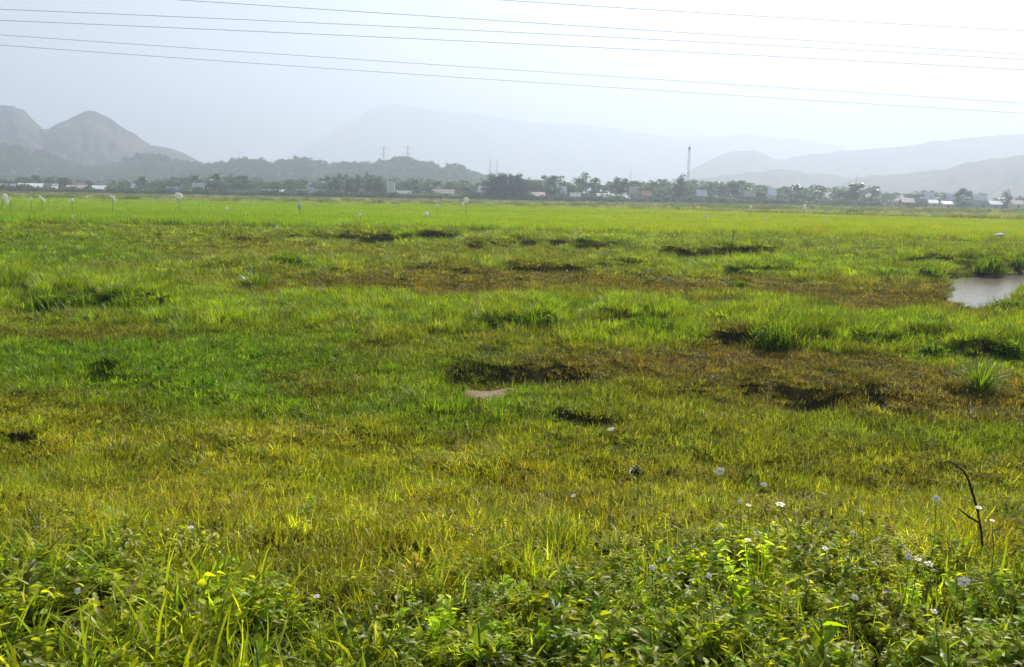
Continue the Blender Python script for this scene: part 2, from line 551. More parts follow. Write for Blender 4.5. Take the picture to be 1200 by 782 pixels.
# ------------------------------------------------------------------ scattering of uncountable ground cover
def scatter(name, P, rot, scl, tint, idx, protos, label, cat=None):
    me = bpy.data.meshes.new(name)
    n = len(P)
    me.vertices.add(n); me.vertices.foreach_set('co', np.asarray(P, np.float32).ravel())
    a = me.attributes.new('rot', 'FLOAT_VECTOR', 'POINT'); a.data.foreach_set('vector', np.asarray(rot, np.float32).ravel())
    a = me.attributes.new('scl', 'FLOAT_VECTOR', 'POINT'); a.data.foreach_set('vector', np.asarray(scl, np.float32).ravel())
    a = me.attributes.new('pick', 'INT', 'POINT'); a.data.foreach_set('value', np.asarray(idx, np.int32))
    tt = np.concatenate([np.asarray(tint, np.float32), np.ones((n, 1), np.float32)], 1)
    a = me.attributes.new('tint', 'FLOAT_COLOR', 'POINT'); a.data.foreach_set('color', tt.ravel())
    me.update()
    o = link(name, me)
    g = bpy.data.node_groups.new(name + '_scatter', 'GeometryNodeTree')
    g.interface.new_socket('Geometry', in_out='INPUT', socket_type='NodeSocketGeometry')
    g.interface.new_socket('Geometry', in_out='OUTPUT', socket_type='NodeSocketGeometry')
    N, L = g.nodes, g.links
    gi = N.new('NodeGroupInput'); go = N.new('NodeGroupOutput')
    ip = N.new('GeometryNodeInstanceOnPoints')
    ip.inputs['Pick Instance'].default_value = True
    jn = N.new('GeometryNodeJoinGeometry')
    for pr in protos:
        oi = N.new('GeometryNodeObjectInfo'); oi.inputs['Object'].default_value = pr
        ti = N.new('GeometryNodeGeometryToInstance')
        L.new(oi.outputs['Geometry'], ti.inputs[0]); L.new(ti.outputs[0], jn.inputs[0])

    def attr(nm, ty):
        x = N.new('GeometryNodeInputNamedAttribute'); x.data_type = ty; x.inputs['Name'].default_value = nm
        return x.outputs['Attribute']
    L.new(gi.outputs[0], ip.inputs['Points']); L.new(jn.outputs[0], ip.inputs['Instance'])
    L.new(attr('pick', 'INT'), ip.inputs['Instance Index'])
    er = N.new('FunctionNodeEulerToRotation')
    L.new(attr('rot', 'FLOAT_VECTOR'), er.inputs[0]); L.new(er.outputs[0], ip.inputs['Rotation'])
    L.new(attr('scl', 'FLOAT_VECTOR'), ip.inputs['Scale'])
    L.new(ip.outputs[0], go.inputs[0])
    md = o.modifiers.new('scatter', 'NODES'); md.node_group = g
    tag(o, label, cat, None, 'stuff')
    print('SCATTER', name, n)
    return o


def random_points(y0, y1, dens, margin=2.0, slope=.64, rng=RNG):
    """points per m2 = dens over a fan in front of the camera"""
    n = int(dens * (y1 - y0) * 2 * (margin + slope * (y0 + y1) / 2) * 1.15)
    y = y0 + (y1 - y0) * rng.random(n)
    x = (rng.random(n) * 2 - 1) * (margin + slope * y1)
    k = np.abs(x) < margin + slope * y
    return x[k], y[k]


def rots(n, tilt=.15, rng=RNG):
    return np.stack([rng.normal(0, tilt, n), rng.normal(0, tilt, n), rng.random(n) * 2 * np.pi], 1)


# ------------------------------------------------------------------ world, sun, haze
SUN_EL, SUN_AZ = math.radians(40), math.radians(28)      # azimuth from +Y towards +X
w = bpy.data.worlds.new("World"); scene.world = w; w.use_nodes = True
N, L = w.node_tree.nodes, w.node_tree.links
N.clear()
wo = N.new('ShaderNodeOutputWorld'); bg = N.new('ShaderNodeBackground'); sk = N.new('ShaderNodeTexSky')
sk.sky_type = 'NISHITA'; sk.sun_disc = False
sk.sun_elevation = SUN_EL; sk.sun_rotation = SUN_AZ
sk.air_density = 1.0; sk.dust_density = 2.5; sk.ozone_density = 1.5; sk.altitude = 0
bg.inputs[1].default_value = .07
L.new(sk.outputs[0], bg.inputs[0]); L.new(bg.outputs[0], wo.inputs[0])
sl = bpy.data.lights.new('sun', 'SUN'); sl.energy = 5.0; sl.angle = math.radians(.5); sl.color = (1, .93, .80)
so = bpy.data.objects.new('sun', sl); COL.objects.link(so)
sd = Vector((math.sin(SUN_AZ) * math.cos(SUN_EL), math.cos(SUN_AZ) * math.cos(SUN_EL), math.sin(SUN_EL)))
so.rotation_euler = sd.to_track_quat('Z', 'Y').to_euler()
so.location = (0, 0, 60)

HAZE = 6.2e-4
hm = bpy.data.materials.new('haze_air')
t, N, L = nt(hm)
o = N.new('ShaderNodeOutputMaterial'); pv = N.new('ShaderNodeVolumePrincipled')
pv.inputs['Color'].default_value = (.565, .645, .79, 1); pv.inputs['Density'].default_value = HAZE
pv.inputs['Anisotropy'].default_value = .34
L.new(pv.outputs[0], o.inputs['Volume'])
hz = MB().box((0, 2700, 309), (11000, 7400, 622)).build('haze', hm)
tag(hz, 'pale bluish haze lying over the whole plain and its mountains', None, None, 'stuff')

# ------------------------------------------------------------------ materials of vegetation
m_grass = leaf_material('grass_blade', trans=.5, gloss=.014, straw=(.33, .29, .09), straw_at=.92)
m_lush = leaf_material('lush_blade', trans=.5, gloss=.022, grough=.4, straw_at=.97)
m_rice = leaf_material('rice_blade', trans=.5, gloss=.03, straw_at=.985, vary=.3)
m_weed = leaf_material('weed_leaf', trans=.56, gloss=.018, grough=.40, straw=(.33, .28, .12), straw_at=.965, vary=.6)

# ------------------------------------------------------------------ ground sheet
ys = [-14, -9, -5, -2, 0, 1, 1.6]
y = 2.0
while y < 60: ys.append(y); y *= 1.006
while y < 260: ys.append(y); y *= 1.015
while y < 12000: ys.append(y); y *= 1.09
ys = np.array(ys)
us = np.sign(np.linspace(-1, 1, 521)) * np.abs(np.linspace(-1, 1, 521)) ** 1.0
YY, UU = np.meshgrid(ys, us, indexing='ij')
XX = UU * (9 + 0.72 * np.maximum(YY, 0) + .9 * np.maximum(YY - 300, 0))
ZZ = ground_h(XX.ravel(), YY.ravel())
ZZ = np.where(YY.ravel() > 330, 0.0, ZZ)
f = fields(XX.ravel(), YY.ravel())
V = np.stack([XX.ravel(), YY.ravel(), ZZ], 1)
ny, nx = YY.shape
ii = (np.arange(ny - 1)[:, None] * nx + np.arange(nx - 1)[None]).ravel()
q = np.stack([ii, ii + 1, ii + nx + 1, ii + nx], 1)
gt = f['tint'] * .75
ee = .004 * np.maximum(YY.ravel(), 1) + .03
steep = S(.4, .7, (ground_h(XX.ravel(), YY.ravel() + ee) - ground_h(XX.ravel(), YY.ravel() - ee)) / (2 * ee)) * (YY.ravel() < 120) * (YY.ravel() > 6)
dirt = np.array([.10, .075, .045])
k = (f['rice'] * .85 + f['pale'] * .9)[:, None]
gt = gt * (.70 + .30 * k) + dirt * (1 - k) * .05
gt = gt * (1 - steep[:, None]) + np.array([.035, .034, .012]) * steep[:, None]  # bare soil on steep faces, colour darkened to add to their shade
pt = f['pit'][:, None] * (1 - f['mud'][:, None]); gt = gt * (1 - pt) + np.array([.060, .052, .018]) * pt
gt = gt * (1 - f['weed'][:, None]) + np.array([.03, .025, .012]) * f['weed'][:, None]  # littered soil under the weeds, shade between the leaves painted into its colour
mud = f['mud'][:, None]; pond = S(.15, .5, f['pond'])[:, None]
gt = gt * (1 - mud) + np.array([.27, .205, .15]) * mud
gt = gt * (1 - pond) + np.array([.14, .11, .07]) * pond
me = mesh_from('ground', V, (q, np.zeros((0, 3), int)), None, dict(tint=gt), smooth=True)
gm = bpy.data.materials.new('field_soil')
t, N, L = nt(gm)
o = N.new('ShaderNodeOutputMaterial'); b = N.new('ShaderNodeBsdfPrincipled'); L.new(b.outputs[0], o.inputs[0])
a = N.new('ShaderNodeAttribute'); a.attribute_type = 'GEOMETRY'; a.attribute_name = 'tint'
tc = N.new('ShaderNodeTexCoord')
no = N.new('ShaderNodeTexNoise'); no.inputs['Scale'].default_value = 26; no.inputs['Detail'].default_value = 8; no.inputs['Roughness'].default_value = .7
L.new(tc.outputs['Object'], no.inputs['Vector'])
mp = N.new('ShaderNodeMapRange'); mp.inputs[1].default_value = .3; mp.inputs[2].default_value = .7; mp.inputs[3].default_value = .55; mp.inputs[4].default_value = 1.4
L.new(no.outputs[0], mp.inputs[0])
mu = N.new('ShaderNodeMix'); mu.data_type = 'RGBA'; mu.blend_type = 'MULTIPLY'; mu.inputs[0].default_value = 1
L.new(a.outputs['Color'], mu.inputs[6]); L.new(mp.outputs[0], mu.inputs[7]); L.new(mu.outputs[2], b.inputs['Base Color'])
b.inputs['Roughness'].default_value = .95; b.inputs['Specular IOR Level'].default_value = 0
bu = N.new('ShaderNodeBump'); bu.inputs['Strength'].default_value = .6; bu.inputs['Distance'].default_value = .05
L.new(no.outputs[0], bu.inputs['Height']); L.new(bu.outputs[0], b.inputs['Normal'])
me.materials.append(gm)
tag(link('ground', me), None, None, None, 'structure')

# water of the pond
wm = bpy.data.materials.new('pond_water')
t, N, L = nt(wm)
o = N.new('ShaderNodeOutputMaterial'); b = N.new('ShaderNodeBsdfPrincipled'); L.new(b.outputs[0], o.inputs[0])
b.inputs['Base Color'].default_value = (.20, .18, .14, 1); b.inputs['Roughness'].default_value = .08
b.inputs['IOR'].default_value = 1.33
tc = N.new('ShaderNodeTexCoord'); no = N.new('ShaderNodeTexNoise'); no.inputs['Scale'].default_value = 3.5; no.inputs['Detail'].default_value = 4
mpg = N.new('ShaderNodeMapping'); mpg.inputs['Scale'].default_value = (1, 2.2, 1)
L.new(tc.outputs['Object'], mpg.inputs[0]); L.new(mpg.outputs[0], no.inputs['Vector'])
bu = N.new('ShaderNodeBump'); bu.inputs['Strength'].default_value = .35; bu.inputs['Distance'].default_value = .05
L.new(no.outputs[0], bu.inputs['Height']); L.new(bu.outputs[0], b.inputs['Normal'])
wa = MB().poly([(10.5, 20, -.20), (34, 20, -.20), (34, 42, -.20), (10.5, 42, -.20)], [[0, 1, 2, 3]]).build('water', wm)
tag(wa, 'grey pond water among the grass', None, None, 'structure')

# ------------------------------------------------------------------ grass
short_p = [grass_proto('short_grass_tuft', 105, .17, .04, .135, .0062, m_grass, (.05, .9), (.2, 1.5), 100 + i) for i in range(6)]
long_p = [grass_proto('long_grass_tuft', 115, .17, .11, .36, .0105, m_lush, (.02, .45), (.3, 1.3), 200 + i, seg=4) for i in range(5)]
short_p += [weed_proto('small_turf_herb', m_grass, 540 + i, stems=12, H=.085, rad=.26, L=.024, W=.012, tri=i == 1) for i in range(3)]
rice_p = [grass_proto('rice_tuft', 110, .75, .3, .55, .03, m_rice, (.02, .25), (.1, .6), 300 + i) for i in range(4)]
wide_p = [grass_proto('broad_grass_tuft', 42, .13, .10, .30, .011, m_weed, (.1, .8), (.4, 1.6), 400 + i, seg=5) for i in range(5)]
weed_p = [weed_proto('leafy_weed_clump', m_weed, 500 + i, stems=8, H=.22, rad=.2, L=.053, W=.030) for i in range(4)] + \
         [weed_proto('small_leaf_weed_clump', m_weed, 520 + i, stems=9, H=.20, rad=.2, L=.042, W=.020, tri=i < 2) for i in range(4)]


def slope_ok(x, y, rng=RNG, lim=.45):
    e = .004 * y + .03
    g = (ground_h(x, y + e) - ground_h(x, y - e)) / (2 * e)
    return rng.random(len(x)) > (.42 + .26 * S(14, 24, y)) * S(lim, lim + .25, g)


def tint_jit(t, s=.22, rng=RNG):
    n = len(t)
    b = rng.lognormal(0, s, n)[:, None]
    hue = rng.normal(0, .08, n)
    t = t * b
    t[:, 0] *= 1 + hue; t[:, 1] *= 1 - hue * .3
    return np.clip(t, .002, .6)


# short turf: nearer rings are denser
P, Rr, Sc, Ti = [], [], [], []
for (y0, y1, dens, sc) in ((3.0, 6, 80, .95), (6, 10, 105, 1.0), (10, 16, 75, 1.1), (16, 26, 38, 1.4), (26, 42, 15, 2.1), (42, 66, 6, 3.0)):
    x, y = random_points(y0, y1, dens)
    f = fields(x, y)
    lo = fbm(x / .5, y / .5, 77, 2)
    keep = (f['pond'] < .3) & (RNG.random(len(x)) > 1.2 * blob(f['px'], f['py'], 572, 460, 38, 16, .3) - 1.2 * blob(f['px'], f['py'], 642, 464, 38, 17, .3)) & (RNG.random(len(x)) > f['weed'] * .55) & (RNG.random(len(x)) > f['rice'])
    keep &= RNG.random(len(x)) < (.50 + 1.0 * S(.30, .52, lo))
    keep &= (RNG.random(len(x)) > f['pit'] * .12) & slope_ok(x, y)
    x, y = x[keep], y[keep]
    n = len(x)
    z = ground_h(x, y)
    hs = (.55 + .9 * fbm(x / .7, y / .7, 78, 2)) * (1 - .25 * S(.3, 1, (f['tint'][keep][:, 0] > .9 * f['tint'][keep][:, 1]).astype(float)))
    s0 = sc * RNG.uniform(.75, 1.3, n)
    P.append(np.stack([x, y, z], 1)); Rr.append(rots(n, .18))
    Sc.append(np.stack([s0, s0, (1.0 + .25 * (sc - 1)) * hs * RNG.uniform(.8, 1.25, n) * 1.15], 1))
    Ti.append(tint_jit(f['tint'][keep] * (.6 + .8 * fbm(x / .3, y / .3, 90, 2))[:, None], .28))
P = np.concatenate(P)
scatter('grass', P, np.concatenate(Rr), np.concatenate(Sc), np.concatenate(Ti), np.where(RNG.random(len(P)) < .62, RNG.integers(0, 6, len(P)), RNG.integers(6, 9, len(P))), short_p,
        'short tangled yellow-green grass covering the wet meadow')

# long lush grass
P, Rr, Sc, Ti = [], [], [], []
for (y0, y1, dens, sc) in ((3, 8, 5, .75), (8, 15, 7, .75), (15, 26, 24, 1.0), (26, 42, 8, 1.45), (42, 66, 4, 2.0)):
    x, y = random_points(y0, y1, dens)
    f = fields(x, y)
    pr = np.where(y < 15, .04 + .4 * S(.58, .7, fbm(x / .8, y / .8, 79, 2)) * (1 - f['weed']), 0.04 + f['lush'])
    # tall growth along the bank crests
    keep = (RNG.random(len(x)) < pr) & ((f['pond'] < .3) | (RNG.random(len(x)) < .05)) & (RNG.random(len(x)) > f['rice']) & (f['mud'] < .3) & (f['weed'] < .6) & slope_ok(x, y)
    x, y = x[keep], y[keep]; n = len(x)
    s0 = sc * RNG.uniform(.7, 1.35, n)
    hz_ = (.55 + .9 * fbm(x / 1.4, y / 1.4, 80, 2)) * np.where(y < 15, .62, 1.0)
    P.append(np.stack([x, y, ground_h(x, y)], 1)); Rr.append(rots(n, .15))
    Sc.append(np.stack([s0, s0, hz_ * (1 + .25 * (sc - 1))], 1)); Ti.append(tint_jit(f['tint'][keep] * (.65 + .7 * fbm(x / .5, y / .5, 93, 2))[:, None], .28))
P = np.concatenate(P)
scatter('tall_grass', P, np.concatenate(Rr), np.concatenate(Sc), np.concatenate(Ti), RNG.integers(0, 5, len(P)), long_p,
        'bright green long grass growing in bands across the meadow')

# rice
P, Rr, Sc, Ti = [], [], [], []
for (y0, y1, dens, sc) in ((54, 90, 2.2, .8), (90, 140, 1.0, 1.2), (140, 215, .45, 1.8)):
    x, y = random_points(y0, y1, dens, margin=12)
    f = fields(x, y)
    keep = RNG.random(len(x)) < f['rice']
    x, y = x[keep], y[keep]; n = len(x)
    s0 = sc * RNG.uniform(.8, 1.25, n)
    P.append(np.stack([x, y, ground_h(x, y)], 1)); Rr.append(rots(n, .04))
    Sc.append(np.stack([s0, s0, RNG.uniform(.85, 1.1, n)], 1)); Ti.append(tint_jit(f['tint'][keep], .10))
P = np.concatenate(P)
scatter('rice_crop', P, np.concatenate(Rr), np.concatenate(Sc), np.concatenate(Ti), RNG.integers(0, 4, len(P)), rice_p,
        'bright yellow-green young rice filling the far paddies')

# pale far field and the weedy bunds that cross it
P, Rr, Sc, Ti = [], [], [], []
x, y = random_points(112, 440, .22, margin=20)
f = fields(x, y)
ln = fbm(x / 60, y / 7, 83, 3)
bund = np.exp(-((y - (f['rice'] * 0 + rice_edges(x, y)[1] + 4)) / 2.5) ** 2)
for d_, sl_ in ((240, .03), (285, -.05), (330, .06), (385, 0)):
    bund = np.maximum(bund, np.exp(-((y - d_ - sl_ * x) / 3.0) ** 2))
bund = np.maximum(bund, .8 * S(.6, .7, ln) * S(20, 60, x))
keep = (f['pale'] > .5) & (RNG.random(len(x)) < .18 + bund)
x, y, bund = x[keep], y[keep], bund[keep]; n = len(x)
s0 = RNG.uniform(1.6, 3.0, n)
P = np.stack([x, y, ground_h(x, y)], 1)
tt = C['pale'][None] * (1 - bund[:, None]) + np.array([.07, .10, .03])[None] * bund[:, None]
scatter('dry_field_grass', P, rots(n, .08), np.stack([s0, s0, RNG.uniform(.5, 1.2, n) * (1 + 2.0 * bund * RNG.random(n))], 1), tint_jit(tt, .2),
        RNG.integers(0, 4, n), rice_p, 'pale dry grass and weedy bunds beyond the rice')

# foreground weeds
P, Rr, Sc, Ti, Id = [], [], [], [], []
for (y0, y1, dens) in ((2.6, 4.2, 200), (4.2, 7.5, 165)):
    x, y = random_points(y0, y1, dens, margin=1.2)
    f = fields(x, y)
    g = fbm(x / .45, y / .45, 86, 2)
    keep = (RNG.random(len(x)) < f['weed'] ** 1.3 * (.25 + 1.2 * S(.38, .58, g)))
    x, y = x[keep], y[keep]; n = len(x); px = f['px'][keep]
    s0 = RNG.uniform(.5, 1.2, n) * (.55 + .45 * f['weed'][keep])
    hz_ = .42 + .75 * fbm(x / .6, y / .6, 87, 2)
    P.append(np.stack([x, y, ground_h(x, y)], 1)); Rr.append(rots(n, .22))
    Sc.append(np.stack([s0, s0, s0 * hz_ * 1.1], 1)); Ti.append(tint_jit(f['tint'][keep], .28))
    big = RNG.random(n) < .25 + .35 * S(350, 700, px)
    Id.append(np.where(big, RNG.integers(0, 4, n), RNG.integers(4, 8, n)))
P = np.concatenate(P); Id = np.concatenate(Id); Rr = np.concatenate(Rr); Sc = np.concatenate(Sc); Ti = np.concatenate(Ti)
pxs = gxy(P[:, 0], P[:, 1])[0]
leafy = RNG.random(len(P)) < .30 + .55 * S(200, 600, pxs)
scatter('weeds', P[leafy], Rr[leafy], Sc[leafy], Ti[leafy], Id[leafy], weed_p,
        'dark green leafy weeds crowding the bank in the foreground')
sc2 = Sc[~leafy]
scatter('broad_grass', P[~leafy], Rr[~leafy], sc2 * np.array([1, 1, 1.0]), Ti[~leafy], RNG.integers(0, 5, int((~leafy).sum())), wide_p,
        'broad bladed arching grass at the left of the bank')
x, y = random_points(2.6, 5.2, 26, margin=1.2)
f = fields(x, y); keep = RNG.random(len(x)) < f['weed']; x, y = x[keep], y[keep]; n = len(x)

# ------------------------------------------------------------------ hills and mountains
def hill_material(name, cols, scale=.01, veg=None):
    m = bpy.data.materials.new(name)
    t, N, L = nt(m)
    o = N.new('ShaderNodeOutputMaterial'); b = N.new('ShaderNodeBsdfPrincipled'); L.new(b.outputs[0], o.inputs[0])
    b.inputs['Roughness'].default_value = .95; b.inputs['Specular IOR Level'].default_value = .05
    tc = N.new('ShaderNodeTexCoord'); no = N.new('ShaderNodeTexNoise')
    no.inputs['Scale'].default_value = scale; no.inputs['Detail'].default_value = 9; no.inputs['Roughness'].default_value = .65
    L.new(tc.outputs['Object'], no.inputs['Vector'])
    r = N.new('ShaderNodeValToRGB'); e = r.color_ramp.elements
    e[0].position = .35; e[0].color = (*cols[0], 1); e[1].position = .68; e[1].color = (*cols[-1], 1)
    for i, c in enumerate(cols[1:-1]):
        x = e.new(.35 + .33 * (i + 1) / (len(cols) - 1)); x.color = (*c, 1)
    L.new(no.outputs[0], r.inputs[0]); L.new(r.outputs[0], b.inputs['Base Color'])
    bu = N.new('ShaderNodeBump'); bu.inputs['Strength'].default_value = .7; bu.inputs['Distance'].default_value = 8
    n2 = N.new('ShaderNodeTexNoise'); n2.inputs['Scale'].default_value = scale * 5; n2.inputs['Detail'].default_value = 6
    L.new(tc.outputs['Object'], n2.inputs['Vector']); L.new(n2.outputs[0], bu.inputs['Height']); L.new(bu.outputs[0], b.inputs['Normal'])
    return m


def hill_range(name, prof, D, depth, mat, seed, rough=.14, step=2, rows=44, crest_noise=.02):
    pxs = np.arange(prof[0][0], prof[-1][0] + .1, step)
    pys = np.interp(pxs, [p[0] for p in prof], [p[1] for p in prof])
    pys = pys + (5 if D > 5000 else 2.6) * (fbm(pxs / (38. if D > 5000 else 11.), pxs * 0, seed + 9, 3) - .5)
    # round the corners of the traced crest
    ker = np.array([0, 1, 3, 1, 0]) / 5.
    pys = np.convolve(np.pad(pys, 2, mode='edge'), ker, 'valid')
    V = []; n = len(pxs)
    crest = np.array([pix_depth(a, b_, D) for a, b_ in zip(pxs, pys)])
    ss = np.concatenate([np.linspace(0, 1, rows), 1 + np.linspace(.1, 1, 9)])
    for s in ss:
        yy = D + (s - 1) * depth * (1 if s <= 1 else .6)
        xx = crest[:, 0] * (yy / D) if s <= 1 else crest[:, 0]
        k = s if s <= 1 else 2 - s
        gul = 1.05 * (fbm(crest[:, 0] / (depth * .13) + .5 * s, s * 1.2 + 0 * xx, seed, 5) - .5)
        fine = fbm(crest[:, 0] / (depth * .04), s * 9 + 0 * xx, seed + 5, 3) - .5
        p = 1.15 + 1.3 * gul
        zz = crest[:, 2] * (k ** np.maximum(p, .45)) + crest[:, 2] * rough * fine * (k * (1.05 - k) * 4) + crest[:, 2] * crest_noise * fine
        V.append(np.stack([xx, np.full(n, yy) + gul * depth * .12 * (1 - abs(1 - s)), zz - 1.5 * (1 - k)], 1))
    V = np.concatenate(V); m = len(ss)
    ii = (np.arange(m - 1)[:, None] * n + np.arange(n - 1)[None]).ravel()
    q = np.stack([ii, ii + 1, ii + n + 1, ii + n], 1)
    me = mesh_from(name, V, (q, np.zeros((0, 3), int)), mat, smooth=True)
    tag(link(name, me), None, None, None, 'structure')
    return V.reshape(m, n, 3)


mh_dry = hill_material('dry_hillside', [(.022, .032, .016), (.060, .050, .034), (.14, .09, .065)], .018)
mh_green = hill_material('wooded_hillside', [(.035, .06, .025), (.06, .10, .04)], .03)
mh_far = hill_material('mountain_forest', [(.05, .075, .04), (.09, .10, .06)], .004)
mh_bare = hill_material('bare_hillside', [(.06, .06, .04), (.13, .095, .07)], .010)
hill_range('hill_left', [(-330, 205), (-260, 170), (-150, 150), (-60, 128), (-10, 124), (14, 123), (24, 127), (36, 138), (52, 151), (62, 151), (78, 142), (94, 132), (102, 129), (110, 131),
            (130, 142), (150, 153), (165, 163), (182, 171), (196, 173), (214, 180), (232, 189), (250, 197), (270, 205)], 1650, 520, mh_dry, 11)
fore = hill_range('hill_left_front', [(-300, 180), (-80, 165), (-20, 168), (20, 172), (60, 182), (84, 192), (110, 199), (132, 194), (150, 187), (168, 181), (186, 185), (214, 190), (240, 194), (262, 202), (290, 208)], 1150, 260, mh_green, 21)
wood = hill_range('hill_wooded', [(-200, 198), (60, 203), (180, 205), (236, 196), (262, 191), (284, 187), (302, 188), (326, 192), (338, 188), (352, 185), (368, 187), (384, 193), (410, 192), (432, 192), (446, 189), (462, 186),
            (484, 188), (500, 193), (520, 197), (532, 194), (545, 197), (560, 204), (600, 211), (640, 216)], 1050, 240, mh_green, 31, crest_noise=.04)
hill_range('mountain_far', [(100, 225), (230, 203), (300, 190), (336, 181), (356, 171), (380, 159), (404, 145), (428, 132), (446, 125), (462, 121), (478, 122), (500, 127), (530, 129), (570, 136), (620, 142),
            (700, 149), (760, 158), (830, 161), (880, 157), (930, 162), (962, 169), (985, 172), (1010, 186), (1060, 205), (1120, 235)], 5200, 1100, mh_far, 41, rough=.03)
hill_range('mountain_right', [(760, 225), (800, 205), (824, 190), (846, 181), (866, 177), (884, 177), (896, 182), (908, 188), (930, 184), (962, 180), (1000, 177), (1050, 172), (1100, 165), (1150, 161), (1200, 156),
            (1260, 149), (1340, 140), (1460, 150), (1600, 190)], 2900, 700, mh_far, 51, rough=.03)
hill_range('hill_low', [(740, 226), (790, 213), (840, 207), (880, 202), (908, 199), (926, 199), (946, 203), (962, 203), (980, 206), (1000, 210), (1060, 212), (1140, 225)], 1900, 400, mh_bare, 61)
hill_range('hill_right', [(940, 236), (975, 220), (1000, 209), (1020, 206), (1060, 204), (1090, 201), (1112, 198), (1130, 191), (1150, 187), (1170, 186), (1190, 183), (1230, 180), (1300, 172), (1400, 180), (1560, 215)],
           1600, 420, mh_bare, 71)

# ------------------------------------------------------------------ trees
m_crown = leaf_material('tree_foliage', mode=None, base=(.050, .115, .042), trans=.3, gloss=.03, straw=(.10, .10, .04), straw_at=.9, vary=.55)
m_crown_dark = leaf_material('dark_foliage', mode=None, base=(.030, .075, .030), trans=.3, gloss=.03, straw=(.06, .08, .03), straw_at=.9, vary=.5)
m_palm = leaf_material('palm_frond', mode=None, base=(.06, .09, .025), trans=.35, gloss=.06, straw=(.16, .13, .05), straw_at=.9, vary=.4)
m_bark = principled('bark', (.14, .11, .085), .9, .1, .4, (3, .35))


def clump_faces(rg, centers, radii, n, size, squash=.8):
    """n small folded leaf clumps through a set of lobes"""
    k = rg.choice(len(centers), n, p=(radii ** 2) / np.sum(radii ** 2))
    d = rg.normal(0, 1, (n, 3)); d /= np.linalg.norm(d, axis=1)[:, None]
    r = radii[k] * (rg.random(n) ** .45)
    pos = centers[k] + d * r[:, None] * np.array([1, 1, squash])
    return leaf_quads(pos, rg.random(n) * 2 * np.pi, rg.uniform(-.7, .9, n), size * rg.uniform(.6, 1.3, n), size * .7 * rg.uniform(.6, 1.3, n), rg, rg.normal(0, .5, n))


def tree_meshes(seed, kind):
    """unit tree of height 10 m"""
    rg = np.random.default_rng(seed); H = 10.0
    mb = MB()
    if kind == 'round':
        nl = rg.integers(7, 11)
        cs = np.stack([rg.normal(0, 1.7, nl), rg.normal(0, 1.7, nl), rg.uniform(4.2, 8.6, nl)], 1)
        rad = rg.uniform(1.0, 1.75, nl)
        mb.tube([(0, 0, -.3), (.1, 0, 2), (.0, .1, 4.2), (.1, 0, 6.5)], [.28, .22, .17, .08])
        for i in range(5):
            mb.tube([(0, 0, 2.6 + .4 * i), tuple(cs[i] * .6 + np.array([0, 0, 1.8])), tuple(cs[i])], [.12, .08, .03], 5)
        parts = [clump_faces(rg, cs, rad, 950, .62)]
    elif kind == 'tall':
        nl = 10; zz = np.linspace(1.8, 9.2, nl)
        cs = np.stack([rg.normal(0, .45, nl), rg.normal(0, .45, nl), zz], 1)
        rad = np.interp(zz, [1.5, 4, 8, 9.5], [1.0, 1.35, .95, .5]) * rg.uniform(.8, 1.2, nl)
        mb.tube([(0, 0, -.3), (.05, 0, 4), (0, .05, 8.8)], [.2, .14, .04])
        for i in range(2, 8):
            mb.tube([(0, 0, zz[i] - .6), tuple(cs[i] + rg.normal(0, .4, 3))], [.06, .02], 5)
        parts = [clump_faces(rg, cs, rad, 850, .5, 1.1)]
    elif kind == 'sparse':
        nl = 8
        cs = np.stack([rg.normal(0, 1.3, nl), rg.normal(0, 1.3, nl), rg.uniform(5.5, 9.2, nl)], 1)
        rad = rg.uniform(.6, 1.15, nl)
        mb.tube([(0, 0, -.3), (.15, 0, 3), (.0, .1, 5.5), (.1, 0, 7.5)], [.2, .16, .12, .05])
        for i in range(8):
            mb.tube([(0, 0, 3.6 + .3 * i), tuple(cs[i])], [.08, .03], 5)
        parts = [clump_faces(rg, cs, rad, 420, .55)]
    elif kind == 'low':
        nl = 9
        cs = np.stack([rg.normal(0, 3.0, nl), rg.normal(0, 2.0, nl), rg.uniform(1.6, 6.2, nl)], 1)
        rad = rg.uniform(1.6, 2.6, nl)
        mb.tube([(0, 0, -.3), (.1, 0, 2.5), (.3, .1, 5)], [.35, .26, .1])
        for i in range(4):
            mb.tube([(0, 0, 1.2), tuple(cs[i])], [.16, .05], 5)
        parts = [clump_faces(rg, cs, rad, 1000, .85)]
    V, q, t, a, b = join_parts(parts)
    mat = m_crown_dark if kind == 'tall' else m_crown
    crown = mesh_from('crown', V, (q, t), mat, dict(rnd=a, rnd2=b))
    trunk = mesh_from('trunk', mb.v, mb.f, m_bark, smooth=True)
    return crown, trunk


